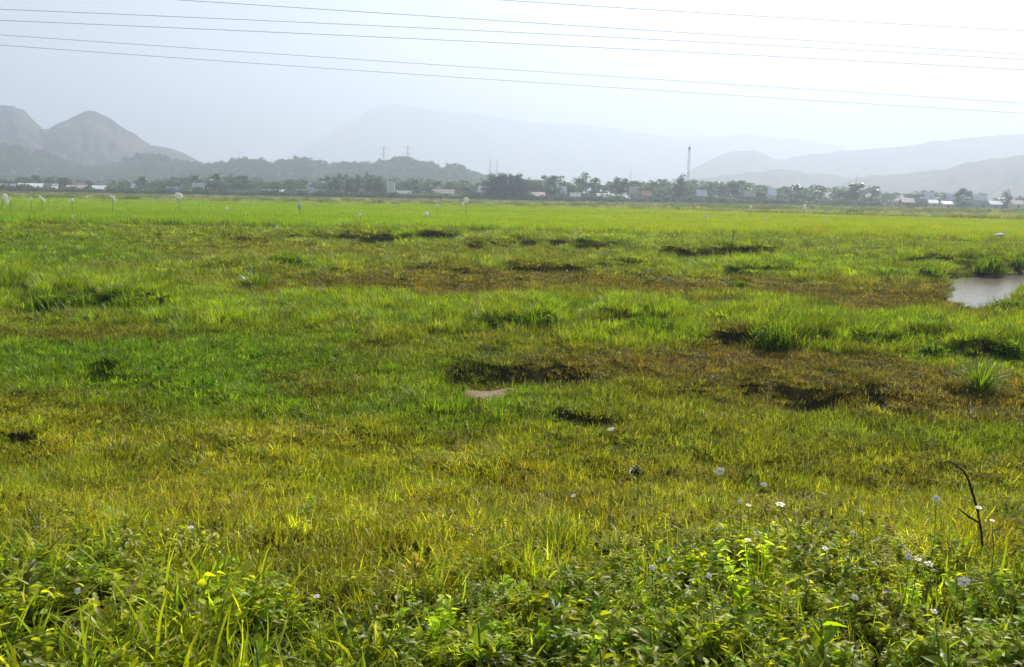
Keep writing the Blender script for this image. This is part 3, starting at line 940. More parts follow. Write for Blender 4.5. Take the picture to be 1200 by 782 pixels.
def palm_meshes(seed):
    rg = np.random.default_rng(seed)
    mb = MB(); lx, ly = rg.normal(0, .5, 2)
    pts = [(lx * t * t, ly * t * t, 8.2 * t - .2) for t in np.linspace(0, 1, 7)]
    mb.tube(pts, [.22, .17, .15, .14, .13, .13, .15])
    top = np.array(pts[-1]); V = []; F = []; r1 = []; r2 = []
    for i in range(19):
        az = i * 2.4 + rg.normal(0, .15); el = rg.uniform(-.3, 1.25); Lf = rg.uniform(2.3, 3.1)
        d = np.array([math.cos(az), math.sin(az), 0]); s = np.array([-math.sin(az), math.cos(az), 0])
        p = top.copy(); e = el; prev = None; aa = rg.random(); bb = rg.random()
        for k in range(7):
            wd = .62 * math.sin(math.pi * (k + .6) / 7.4)
            n0 = len(V)
            for sg in (-1, 1):
                V.append(p + s * sg * wd - np.array([0, 0, .35 * wd])); r1.append(aa); r2.append(bb)
            V.append(p.copy()); r1.append(aa); r2.append(bb)
            if prev is not None:
                F.append([prev, prev + 2, n0 + 2, n0]); F.append([prev + 2, prev + 1, n0 + 1, n0 + 2])
            prev = n0
            p = p + (d * math.cos(e) + np.array([0, 0, 1]) * math.sin(e)) * Lf / 6.5; e -= .33
    crown = mesh_from('crown', np.array(V), F, m_palm, dict(rnd=r1, rnd2=r2))
    trunk = mesh_from('trunk', mb.v, mb.f, m_bark, smooth=True)
    return crown, trunk


TREES = {}
for kind, nv in (('round', 5), ('tall', 3), ('sparse', 4), ('low', 4)):
    TREES[kind] = [tree_meshes(900 + 13 * i + len(kind), kind) for i in range(nv)]
TREES['palm'] = [palm_meshes(990 + i) for i in range(4)]
NAMES = dict(round=('round_tree', 'tree', 'round-crowned tree'), tall=('columnar_tree', 'tree', 'narrow upright tree'),
             sparse=('open_crowned_tree', 'tree', 'open-crowned tree'), low=('spreading_tree', 'tree', 'spreading tree'),
             palm=('palm_tree', 'palm', 'palm'))

# ------------------------------------------------------------------ houses of the village
m_wall = {k: principled('wall_' + k, c, .85, .2, .1, (1.5, .12)) for k, c in dict(white=(.72, .72, .68), cream=(.62, .56, .42), pink=(.58, .36, .30), grey=(.36, .37, .38), blue=(.22, .32, .45), brown=(.27, .20, .15), green=(.34, .46, .40)).items()}
m_roof = {k: principled('roof_' + k, c, .6, .3, .1, (1.2, .15)) for k, c in dict(white=(.80, .80, .78), lilac=(.50, .50, .60), red=(.42, .17, .11), pink=(.60, .42, .38), grey=(.30, .31, .33), dark=(.12, .12, .14), blue=(.10, .22, .42), tan=(.45, .37, .28), rust=(.30, .16, .10), pale=(.62, .64, .62)).items()}
m_glass = principled('window_glass', (.05, .06, .07), .15, .5)
m_door = principled('door_paint', (.16, .12, .09), .6, .3)


def house(px, D, wpx, hpx, wall, roof, style, label, lift=0.0):
    """wpx, hpx: size in survey pixels at distance D"""
    x, y, z = at_depth(px, D)
    W = wpx * D / FPX; H = 1.15 * hpx * D / FPX; dp = max(5, W * .55)
    root = empty({'gable': 'village_house', 'long': 'long_shed', 'flat': 'flat_roofed_house', 'block': 'concrete_house'}[style], (x, y, 0), random.uniform(-.12, .12))
    if style in ('gable', 'long'):
        wh = H * .58; rh = H - wh; ov = .35
        MB().box((0, 0, wh / 2), (W, dp, wh)).build('wall', m_wall[wall], root)
        r = MB(); a, b_ = W / 2 + ov, dp / 2 + ov
        r.poly([(-a, -b_, wh - .12), (a, -b_, wh - .12), (a, 0, wh + rh), (-a, 0, wh + rh), (-a, b_, wh - .12), (a, b_, wh - .12),
                (-a, -b_, wh + .03), (a, -b_, wh + .03), (a, 0, wh + rh + .16), (-a, 0, wh + rh + .16), (-a, b_, wh + .03), (a, b_, wh + .03)],
               [[0, 3, 2, 1], [3, 4, 5, 2], [6, 7, 8, 9], [9, 8, 11, 10], [0, 1, 7, 6], [4, 10, 11, 5], [0, 6, 9, 3], [3, 9, 10, 4], [1, 2, 8, 7], [2, 5, 11, 8]])
        for k in range(int(W / .9)):
            r.box((-a + .45 + k * .9, -b_ / 2, wh + rh / 2 + .05), (.05, .02, .02))
        r.build('roof', m_roof[roof], root)
        for sx in (-1, 1):
            e1, e2 = sx * W / 2, sx * (W / 2 - .2)
            MB().poly([(e1, -dp / 2, wh), (e1, dp / 2, wh), (e1, 0, wh + rh * .92), (e2, -dp / 2, wh), (e2, dp / 2, wh), (e2, 0, wh + rh * .92)],
                      [[0, 1, 2], [3, 5, 4], [0, 3, 4, 1], [1, 4, 5, 2], [2, 5, 3, 0]]).build('gable', m_wall[wall], root)
    else:
        wh = H
        MB().box((0, 0, wh / 2), (W, dp, wh)).build('wall', m_wall[wall], root)
        r = MB().box((0, 0, wh + .12), (W + .5, dp + .5, .22))
        r.box((0, -dp / 2 - .15, wh + .42), (W + .4, .12, .4)); r.box((0, dp / 2 + .15, wh + .42), (W + .4, .12, .4))
        r.build('roof', m_roof[roof], root)
    nw = max(1, int(W / 3.2))
    for k in range(nw):
        xx = -W / 2 + (k + .5) * W / nw
        if k == nw // 2:
            MB().box((xx, -dp / 2 - .03, min(1.05, wh * .42)), (1.0, .08, min(2.1, wh * .84))).build('door', m_door, root)
        else:
            fr = MB().box((xx, -dp / 2 - .02, wh * .55), (1.2, .07, min(1.2, wh * .5))).build('window', m_wall['white'], root)
            MB().box((xx, -dp / 2 - .05, wh * .55), (.98, .05, min(.98, wh * .4))).build('pane', m_glass, fr)
    tag(root, label, 'house' if style != 'long' else 'shed', 'village buildings along the tree line')
    return root


HOUSES = [  # px, D, w, h, wall, roof, style, label, short reference
    (3, 430, 7, 8, 'cream', 'tan', 'gable', 'cream-walled house at the far left end of the village', 'cream-walled end house'),
    (15, 425, 16, 8, 'grey', 'lilac', 'gable', 'low lilac-grey roofed house beside the long white-roofed shed', 'lilac-roofed house'),
    (37, 420, 28, 9, 'grey', 'white', 'long', 'long shed with a bright white roof beside the lilac-roofed house', 'bright white-roofed long shed'),
    (62, 424, 6, 8, 'white', 'pale', 'flat', 'tiny white cube house just past the bright white-roofed long shed', 'tiny white cube house'),
    (91, 420, 22, 8, 'pink', 'pink', 'long', 'long pinkish walled building with a faded pink roof', 'long pinkish building'),
    (117, 419, 15, 8, 'brown', 'white', 'gable', 'brown-walled house with a pale roof next to the long pinkish building', 'pale roof brown house'),
    (160, 460, 6, 10, 'white', 'pale', 'gable', 'small pale house half hidden in trees behind the brown-walled one', 'half-hidden pale house'),
    (203, 425, 13, 8, 'blue', 'blue', 'gable', 'blue-roofed house with blue walls in front of dark trees', 'blue-roofed house'),
    (226, 416, 9, 5, 'white', 'white', 'gable', 'small low house with a white roof close to the field edge', 'small white field-edge house'),
    (234, 440, 14, 12, 'grey', 'pale', 'gable', 'pale grey house standing higher behind the small white one', 'pale grey tall house'),
    (245, 452, 7, 15, 'cream', 'pale', 'flat', 'tall narrow cream house with a flat top', 'tall narrow cream house'),
    (313, 418, 9, 7, 'white', 'white', 'gable', 'little white gabled house alone at the field edge', 'lone white gabled house'),
    (328, 424, 10, 7, 'grey', 'pale', 'gable', 'grey little house beside the lone white gabled one', 'grey little house'),
    (360, 420, 22, 8, 'blue', 'dark', 'long', 'long dark blue shed with a dark roof', 'long dark blue shed'),
    (374, 446, 10, 15, 'grey', 'pale', 'flat', 'grey two-storey house rising behind the dark blue shed', 'grey two-storey house'),
    (381, 417, 7, 8, 'white', 'blue', 'gable', 'small white-walled house with a blue roof', 'small white-walled blue-roofed house'),
    (393, 424, 12, 10, 'brown', 'lilac', 'gable', 'brown-walled house with a lilac roof', 'brown house with lilac roof'),
    (458, 414, 9, 16, 'white', 'white', 'block', 'bright white tall cube building standing among dark trees', 'bright white cube building'),
    (473, 422, 17, 8, 'grey', 'grey', 'gable', 'grey-roofed low house beside the bright white cube building', 'grey-roofed low house'),
    (520, 424, 24, 10, 'pink', 'tan', 'long', 'long building with a tan roof and pinkish wall', 'long tan-roofed building'),
    (540, 419, 20, 5, 'brown', 'dark', 'long', 'low dark-roofed shed in front of the long tan-roofed building', 'low dark-roofed shed'),
    (566, 440, 9, 14, 'grey', 'white', 'gable', 'white-roofed house beside the dense dark columnar trees', 'white-roofed house by the columnar trees'),
    (630, 418, 15, 9, 'brown', 'pink', 'gable', 'dark-walled house with a bright pinkish white roof', 'pinkish white-roofed house'),
    (652, 448, 5, 19, 'white', 'pale', 'flat', 'narrow white house front high among the trees', 'narrow white house front'),
    (660, 440, 6, 15, 'cream', 'pale', 'gable', 'small cream gabled house high among the trees', 'small cream gabled house'),
    (674, 420, 11, 9, 'grey', 'grey', 'gable', 'plain grey house with a grey roof', 'plain grey house'),
    (706, 418, 13, 9, 'grey', 'pale', 'gable', 'grey house under a pale shiny roof', 'pale shiny-roofed house'),
    (732, 415, 9, 7, 'white', 'white', 'gable', 'small bright white house low at the field edge', 'bright white low house'),
    (745, 440, 15, 16, 'cream', 'pink', 'gable', 'cream house with a washed-out pink roof behind trees', 'cream house with pink roof'),
    (757, 430, 10, 12, 'brown', 'red', 'gable', 'red-roofed house beside the cream one with the pink roof', 'red-roofed house'),
    (821, 424, 11, 14, 'grey', 'pale', 'gable', 'pale-roofed grey house just right of the lattice mast', 'pale-roofed house by the mast'),
    (877, 422, 12, 14, 'brown', 'tan', 'gable', 'tan-roofed house half sunk in dark trees', 'tan-roofed sunken house'),
    (903, 430, 8, 17, 'white', 'white', 'gable', 'white gabled house high above the dark hedge', 'white gabled house above the hedge'),
    (1062, 440, 13, 9, 'brown', 'cream' if False else 'tan', 'gable', 'tan-roofed brown-walled farmhouse on the right part of the village', 'tan-roofed farmhouse'),
    (1084, 470, 16, 15, 'grey', 'pale', 'gable', 'wide pale-roofed house rising behind the smaller village roofs', 'wide pale-roofed house'),
    (1092, 440, 10, 8, 'white', 'pale', 'gable', 'small white-walled house under the wide pale-roofed one', 'small white-walled house'),
    (1108, 436, 12, 7, 'cream', 'white', 'gable', 'cream-walled house with a bright white roof', 'cream house with white roof'),
    (1114, 465, 14, 14, 'grey', 'lilac', 'gable', 'lilac-roofed taller house behind the cream-walled one', 'lilac-roofed taller house'),
    (1146, 460, 14, 14, 'green', 'pale', 'gable', 'greenish-walled house under trees', 'greenish house'),
    (1164, 440, 13, 8, 'blue', 'pale', 'gable', 'pale bluish low house near the right end', 'bluish low house'),
    (1190, 436, 13, 9, 'cream', 'tan', 'gable', 'cream house with a tan roof at the right end of the village', 'cream right-end house'),
]
for h in HOUSES:
    house(*h[:8])

# ------------------------------------------------------------------ tree line
TOP = ([-150, 0, 60, 120, 200, 240, 256, 300, 350, 400, 440, 500, 560, 574, 612, 622, 650, 690, 730, 800, 860, 900, 945, 1000, 1040, 1060, 1100, 1130, 1150, 1200, 1350],
       [204, 206, 203, 208, 204, 205, 201, 205, 205, 202, 203, 206, 208, 204, 202, 207, 205, 206, 207, 206, 210, 213, 214, 214, 222, 224, 219, 221, 225, 224, 226])
treelist = []   # kind, px, D, height m
rg = np.random.default_rng(5)
px = -70.0
while px < 1275:
    for row, D0 in enumerate((443, 470, 505, 545)):
        if row < 1 and rg.random() < .12: continue
        x_ = px + rg.uniform(-6, 6); D = D0 + rg.uniform(-12, 12)
        top = np.interp(x_, *TOP) + abs(rg.normal(0, 3.2)) + (3 - row) * (1.3 if row else 2.2)
        z = pix_depth(x_, top, D)[2]
        if 995 < x_ < 1200 and row < 2: z *= .62
        r = rg.random()
        kind = 'round' if r < .40 else 'low' if r < .66 else 'sparse' if r < .80 else 'palm' if r < .93 else 'tall'
        if kind == 'palm': z *= 1.03
        if row == 0 and kind in ('palm', 'sparse'): kind = 'low'
        if 570 < x_ < 616: continue
        treelist.append((kind, x_, D, max(3.0, z)))
    px += rg.uniform(19, 24)
for x_ in (575, 580, 586, 593, 599, 605, 611): treelist.append(('tall', x_, 417 + rg.uniform(-3, 3), pix_depth(x_, 201 + rg.uniform(0, 4), 418)[2]))
for x_, tp in ((385, 205), (396, 202), (408, 203), (420, 204), (432, 201), (443, 205)): treelist.append(('tall', x_, 425 + rg.uniform(-4, 4), pix_depth(x_, tp, 425)[2]))
for x_, tp, kd in ((44, 203, 'palm'), (72, 205, 'sparse'), (168, 204, 'palm'), (232, 203, 'palm'), (254, 200, 'palm'), (288, 201, 'sparse'), (648, 200, 'sparse'), (686, 201, 'sparse'), (725, 206, 'round'),
                   (796, 203, 'tall'), (862, 209, 'round'), (936, 213, 'palm'), (998, 211, 'palm'), (1001, 214, 'round'), (1021, 217, 'sparse'), (1122, 219, 'round'), (1180, 221, 'tall'), (1075, 223, 'sparse')):
    treelist.append((kd, x_, 440 + rg.uniform(-6, 6), pix_depth(x_, tp, 440)[2]))
for x_, tp, D in ((1070, 238, 330), (1062, 243, 300), (1100, 245, 300), (1115, 248, 290), (1127, 247, 330), (1010, 246, 320), (1145, 244, 350), (1190, 250, 300), (990, 247, 330), (1160, 252, 260), (1085, 250, 270)):
    treelist.append(('low', x_, D, max(1.0, pix_depth(x_, tp, D)[2])))

ORD = ['first', 'second', 'third', 'fourth', 'fifth', 'sixth', 'seventh', 'eighth', 'ninth', 'tenth', 'eleventh', 'twelfth', 'thirteenth', 'fourteenth', 'fifteenth', 'sixteenth', 'seventeenth', 'eighteenth']
marks = [(h[0], h[8]) for h in HOUSES]
used = {}
lab = {}
for i, (kind, x_, D, z) in sorted(enumerate(treelist), key=lambda a: min(abs(a[1][1] - m_[0]) for m_ in marks)):
    near = min(marks, key=lambda m_: abs(m_[0] - x_))
    side = 'left' if x_ < near[0] else 'right'
    depth_w = 'front row' if D < 445 else 'rear rows'
    k = (kind, near[1], side, depth_w)
    c = used.get(k, 0); used[k] = c + 1
    lab[i] = f"{'closest' if c == 0 else ORD[c]} {NAMES[kind][2]} {side} of the {near[1]}, {depth_w}"
for i, (kind, x_, D, z) in enumerate(treelist):
    crown, trunk = TREES[kind][rg.integers(len(TREES[kind]))]
    x, y, _ = at_depth(x_, D)
    root = empty(NAMES[kind][0], (x, y, 0), rg.random() * 6.28)
    s = z / 10.0
    if kind == 'low': s = z / 8.0
    wd = s * rg.uniform(1.1, 1.6)
    if kind == 'low': wd = s * rg.uniform(1.1, 1.7)
    if kind == 'tall': wd = s * (rg.uniform(1.7, 2.3) if D < 422 else rg.uniform(1.2, 1.7))
    root.scale = (wd, wd, s)
    link('crown', crown, root); link('trunk', trunk, root)
    tag(root, lab[i], NAMES[kind][1], 'trees of the distant village tree line')

# undergrowth and wooded hills (uncountable)
m_bush = leaf_material('undergrowth_leaf', mode='INSTANCER', trans=.3, gloss=.03, straw=(.10, .10, .04), straw_at=.93, vary=.5)
bush_p = []
for i in range(4):
    r_ = np.random.default_rng(40 + i)
    nl = 5; cs = np.stack([r_.normal(0, .8, nl), r_.normal(0, .8, nl), r_.uniform(.4, 1.5, nl)], 1)
    V, q, t, a, b = clump_faces(r_, cs, r_.uniform(.6, .95, nl), 260, .5)
    bush_p.append(bpy.data.objects.new('undergrowth_clump', mesh_from('undergrowth_clump', V, (q, t), m_bush, dict(rnd=a, rnd2=b))))
n = 5200
xx = RNG.uniform(-330, 330, n); yy = 411 + 165 * RNG.random(n) ** 1.8
pq = project(xx, yy, 0 * xx)[0]
kk = ~((pq > 1030) & (yy < 440))
xx, yy = xx[kk], yy[kk]; n = len(xx)
s0 = RNG.uniform(.7, 1.5, n)
tb = np.tile(np.array([.05, .09, .034]), (n, 1))
scatter('undergrowth', np.stack([xx, yy, 0 * xx], 1), rots(n, .05), np.stack([s0 * 1.3, s0 * 1.3, s0 * RNG.uniform(.6, 1.5, n)], 1), tint_jit(tb, .3), RNG.integers(0, 4, n), bush_p,
        'dark shrubby undergrowth along the foot of the village trees')
P = []
for g_, cnt in ((wood, 6000), (fore, 4000)):
    m_, n_, _ = g_.shape
    a = RNG.integers(4, 45, cnt); b = RNG.integers(0, n_, cnt)
    P.append(g_[a, b] + np.stack([RNG.normal(0, 3, cnt), RNG.normal(0, 3, cnt), np.zeros(cnt)], 1))
P = np.concatenate(P); n = len(P); P[:, 2] -= 1.0; s0 = RNG.uniform(1.0, 2.1, n)
scatter('hill_woodland', P, rots(n, .05), np.stack([s0 * 1.1, s0 * 1.1, s0 * RNG.uniform(1, 1.6, n)], 1), tint_jit(np.tile(np.array([.04, .075, .03]), (n, 1)), .3), RNG.integers(0, 4, n), bush_p,
        'dense woodland of rounded crowns covering the low hills')

# ------------------------------------------------------------------ lattice mast and pylons
m_steel = principled('galvanised_steel', (.30, .31, .33), .5, .4, metal=.3)


def lattice(name, px, D, top, half, label, cat, arms=False, thick=.12):
    x, y, _ = at_depth(px, D)
    zt = pix_depth(px, top, D)[2]
    base = 0.0
    root = empty(name, (x, y, base), .3)
    mb = MB(); nst = max(6, int(zt / (5.0 if not arms else 3.2))); cs = []
    for k in range(nst + 1):
        h = zt * k / nst
        w_ = half * (1 - .12 * k / nst) if not arms else half * max(.16, (1 - 1.1 * k / nst))
        cs.append([(sx * w_, sy * w_, h) for sx, sy in ((-1, -1), (1, -1), (1, 1), (-1, 1))])
    for j in range(4):
        mb.tube([c[j] for c in cs], thick, 5)
    for k in range(nst):
        for j in range(4):
            a, b_ = cs[k], cs[k + 1]
            mb.tube([a[j], b_[(j + 1) % 4]], thick * .55, 4); mb.tube([a[(j + 1) % 4], b_[j]], thick * .55, 4)
            mb.tube([b_[j], b_[(j + 1) % 4]], thick * .55, 4)
    mb.build('lattice_frame', m_steel, root)
    if arms:
        for h in (.97, .84, .71):
            a = MB(); ln = half * 2.0
            a.tube([(-ln, 0, zt * h), (0, 0, zt * h + .5), (ln, 0, zt * h)], thick * 1.1, 5); a.tube([(-ln, 0, zt * h), (0, 0, zt * h - .8), (ln, 0, zt * h)], thick * .8, 5)
            a.build('cross_arm', m_steel, root)
    else:
        for i in range(3):
            an = i * 2.1
            MB().box((math.cos(an) * half * .9, math.sin(an) * half * .9, zt - 1.3), (.35, .25, 2.2), an).build('antenna', m_wall['white'], root)
        MB().tube([(0, 0, zt), (0, 0, zt + 3)], .09, 5).build('lightning_rod', m_steel, root)
    tag(root, label, cat)
    return root


lattice('lattice_mast', 805, 600, 172, .6, 'tall thin steel lattice mast rising above the village trees', 'mast', thick=.055)
for px_, tp, D, lb in ((450, 172, 1100, 'left one of the two pylons on the wooded hill crest'), (478, 171, 1100, 'right one of the two pylons on the wooded hill crest'),
                       (574, 187, 1300, 'left one of the paired pylons above the columnar trees'), (582, 188, 1300, 'right one of the paired pylons above the columnar trees'),
                       (282, 177, 1300, 'faint pylon behind the wooded hills beside the dry twin peaks'), (738, 199, 1500, 'faint pylon barely showing above the trees left of the lattice mast'),
                       (1002, 205, 1300, 'faint pylon above the trees at the foot of the bare hills')):
    lattice('pylon', px_, D, tp, 2.4, lb, 'pylon', arms=True, thick=.11)

# ------------------------------------------------------------------ overhead wires
m_wire = principled('weathered_cable', (.36, .36, .37), .6, .3)
WIRES = [([(200, -28), (600, 1), (1200, 36)], 13.5, 'topmost overhead wire, only entering the sky on the right half'),
         ([(0, -14), (180, -1), (600, 25), (1200, 64)], 13.0, 'second overhead wire from the top, close above its neighbour'),
         ([(0, 11), (600, 38), (1200, 70)], 12.6, 'third overhead wire from the top, the upper of the middle pair'),
         ([(0, 24), (600, 51), (1200, 82)], 11.8, 'fourth overhead wire from the top, the lower of the middle pair'),
         ([(0, 41), (600, 82), (1200, 121)], 12.4, 'fifth overhead wire from the top, the upper of the lowest pair'),
         ([(0, 53), (600, 95), (1200, 133)], 11.5, 'lowest overhead wire, passing nearest above the mountain tops')]
for pts, hz_, lb in WIRES:
    xs = [p[0] for p in pts]; yv = [p[1] for p in pts]
    cf = np.polyfit(xs, yv, min(2, len(xs) - 1))
    W3 = []
    for a in (0, 600, 1200):
        b_ = np.polyval(cf, a)
        d = ray(a, b_); t_ = hz_ / d[2]
        W3.append(CAM + d * t_)
    W3 = np.array(W3)
    # straight span in plan through end points, sag taken from the middle
    A, B = W3[0], W3[2]
    dirv = (B - A); pts3 = []
    for s in np.linspace(-.9, 1.9, 57):
        p = A + dirv * s
        a, b_ = project(p[0], p[1], p[2])
        if 0 <= s <= 1:
            want = np.polyval(cf, a)
            # height that puts the wire on its measured line
            u_ = (a - CX) / FPX
            q_ = pix_depth(a, want, p[1]); zz = q_[2]
        else:
            zz = p[2] + .9 * (abs(s - .5) - .5) ** 2 * 2
        pts3.append((p[0], p[1], zz))
    wv = MB().tube(pts3, .016, 6).build('overhead_wire', m_wire, smooth=True)
    tag(wv, lb, 'wire', 'overhead power wires crossing the sky')

# ------------------------------------------------------------------ bird-scaring bags and stakes in the rice
m_bag = leaf_material('white_plastic', mode=None, base=(.82, .82, .76), trans=.5, gloss=.05, straw_at=2, vary=0)
m_bagb = leaf_material('bluish_plastic', mode=None, base=(.50, .58, .62), trans=.45, gloss=.05, straw_at=2, vary=0)
m_stake = principled('bamboo_stake', (.26, .19, .10), .8, .2, None, (8, .3))


def bag_mesh(w, h, seed, flat=.55):
    """crumpled inflated plastic bag, hanging from its neck"""
    r_ = np.random.default_rng(seed); V = []; F = []
    rows, cols = 9, 14
    for i in range(rows):
        t_ = i / (rows - 1)
        rad = .5 * w * (math.sin(math.pi * min(.97, max(.05, .1 + .82 * t_))) ** .6)
        for j in range(cols):
            th = 2 * math.pi * j / cols
            k = 1 + .28 * math.sin(3 * th + seed) * (1 - .6 * t_) + .15 * math.sin(2 * th + 5 * t_) + r_.normal(0, .12)
            V.append((rad * k * math.cos(th), rad * k * flat * math.sin(th), -h * t_ + r_.normal(0, .02 * h)))
    for i in range(rows - 1):
        for j in range(cols):
            F.append([i * cols + j, (i + 1) * cols + j, (i + 1) * cols + (j + 1) % cols, i * cols + (j + 1) % cols])
    F.append(list(range(cols))); F.append([(rows - 1) * cols + j for j in range(cols)][::-1])
    return V, F


def scarer(px, py, wpx, hpx, D, lean, label, mat=None, seed=1, extra=None, name='plastic_bag_scarer', rot=0.0):
    """bag whose centre is seen at (px,py) at distance D, tied on a stake"""
    cx, cy, cz = pix_depth(px, py, D)
    w_, h_ = .72 * wpx * D / FPX, .85 * hpx * D / FPX
    gz = float(ground_h(cx, cy))
    root = empty(name, (cx - lean * (cz - gz), cy, gz))
    tz = cz - gz + h_ * .5
    MB().tube([(0, 0, -.2), (lean * tz * .5 + .02, 0, tz * .5), (lean * tz, 0, tz)], [.03, .025, .018], 6).build('stake', m_stake, root)
    V, F = bag_mesh(w_, h_, seed)
    c_, s_ = math.cos(rot), math.sin(rot)
    V = [(a * c_ - (b + h_ / 2) * 0 - (e + h_ / 2) * s_ + lean * tz, b, a * s_ + (e + h_ / 2) * c_ + tz - h_ / 2) for a, b, e in V]
    me = mesh_from('bag', V, F, mat or m_bag, smooth=False)
    link('bag', me, root)
    if extra:
        x2, y2, w2, h2 = extra
        q_ = pix_depth(x2, y2, D)
        V, F = bag_mesh(w2 * D / FPX, h2 * D / FPX, seed + 9)
        V = [(a + q_[0] - root.location[0], b, e + q_[2] - gz + h2 * D / FPX / 2) for a, b, e in V]
        link('rag', mesh_from('rag', V, F, mat or m_bag), root)
    tag(root, label, 'bird scarer', 'plastic bags on stakes in the rice field')


scarer(4, 231, 9, 9, 75, .25, 'leftmost scarer, a white bag on a leaning stake with a hanging rag', seed=2, extra=(9, 237, 4, 6), rot=-.7)
scarer(12, 234, 3, 4, 75, 0, 'tiny white bag close beside the leftmost scarer', seed=3)
scarer(36, 233, 6, 4, 78, 0, 'small white bag left of the slanting white strip by the shed', seed=4)
scarer(49, 233, 4, 11, 78, .1, 'slanting narrow white strip below the bright white-roofed shed', seed=5, rot=.75)
scarer(84, 235, 6, 6, 78, 0, 'small round white bag straight above the two-part white post', seed=6)
scarer(85, 255, 4, 8, 64, 0, 'two white rags one above the other on a short post', seed=7, extra=(84.5, 264, 4, 6))
scarer(132, 232, 4, 12, 80, .1, 'slanting white plastic strip alone below the pinkish buildings', seed=8, rot=.8)
scarer(209, 230, 12, 9, 82, .0, 'large white bag on a stake below the blue-roofed house', seed=9)
scarer(266, 245, 4, 6, 78, .0, 'small greenish white bag low in the rice right of the large white bag', seed=10)
scarer(351, 243, 5, 8, 78, .0, 'pale blue plastic bag on a stake in the rice', mat=m_bagb, seed=11)
scarer(422, 252, 4, 5, 72, .0, 'faint small white bag low in the rice before the dark upright trees', seed=12)
scarer(499, 251, 8, 6, 72, .0, 'rounded white bag in the middle of the bright rice, lowest of the centre ones', seed=13)
scarer(512, 241, 6, 4, 90, .0, 'dull pale bag behind the rounded white one in mid rice', seed=14)
scarer(546, 235, 8, 8, 90, .0, 'square-looking white bag at the edge of the pale field, centre', seed=15, extra=(543, 239, 3, 5))
scarer(827, 254, 4, 5, 80, .0, 'small white bag in yellow rice below the lattice mast', seed=16)
scarer(880, 243, 4, 6, 110, .0, 'narrow white bag on a stake in the pale field below the tan-roofed house', seed=17)
scarer(943, 243, 5, 9, 110, .1, 'tall white bag on a stake in the pale field under the palm', seed=18)
scarer(898, 256, 4, 3, 90, .0, 'low faint white bag at the far edge of the yellow rice', seed=19)
scarer(968, 258, 4, 3, 90, .0, 'low faint white bag right of the tall white bag', seed=20)

x, y, z = to_ground(858, 285)
sk_ = MB().tube([(0, 0, -.2), (.02, 0, .4), (.08, 0, .72)], [.04, .035, .03], 6).build('stake', m_stake)
sk_.location = (x, y, z); tag(sk_, 'bare brown stake standing alone at the near edge of the yellow rice', 'stake')

# white egret in the rice at the right
m_feather = principled('white_feather', (.78, .78, .76), .8, .2)
m_beak = principled('yellow_beak', (.55, .38, .08), .5, .3)
m_leg = principled('dark_leg', (.04, .04, .04), .6, .3)
x, y, z = to_ground(1172, 284)
root = empty('egret', (x, y, z + .05), .15)
bd = MB()
bd.tube([(-.48, 0, .34), (-.36, 0, .39), (-.2, 0, .43), (0, 0, .45), (.14, 0, .44), (.22, 0, .47), (.26, 0, .56), (.23, 0, .65), (.24, 0, .73), (.29, 0, .78), (.34, 0, .79), (.38, 0, .785)],
        [.012, .05, .095, .115, .085, .045, .03, .026, .025, .035, .034, .014], 10)
bd.build('body', m_feather, root, True)
MB().tube([(.375, 0, .786), (.47, 0, .775)], [.013, .003], 6).build('beak', m_beak, root)
for s in (-1, 1):
    wv = MB().tube([(.12, s * .075, .46), (-.1, s * .10, .45), (-.34, s * .06, .38)], [.03, .055, .01], 8); wv.build('wing', m_feather, root, True)
    MB().tube([(.0, s * .04, .36), (.03, s * .045, .2), (0, s * .045, 0), (.07, s * .045, -.01)], [.012, .009, .009, .006], 5).build('leg', m_leg, root)
root.scale = (1.15, 1.15, 1.0)
tag(root, 'white egret standing in the rice above the pond', 'bird')

# ------------------------------------------------------------------ flowers
m_petal = leaf_material('white_petal', mode=None, base=(.80, .80, .74), trans=.45, gloss=.03, straw_at=2, vary=0)
m_disc = principled('yellow_disc', (.60, .38, .04), .8, .2, None, (200, .2))
m_stem = principled('green_stem', (.13, .22, .03), .7, .2)


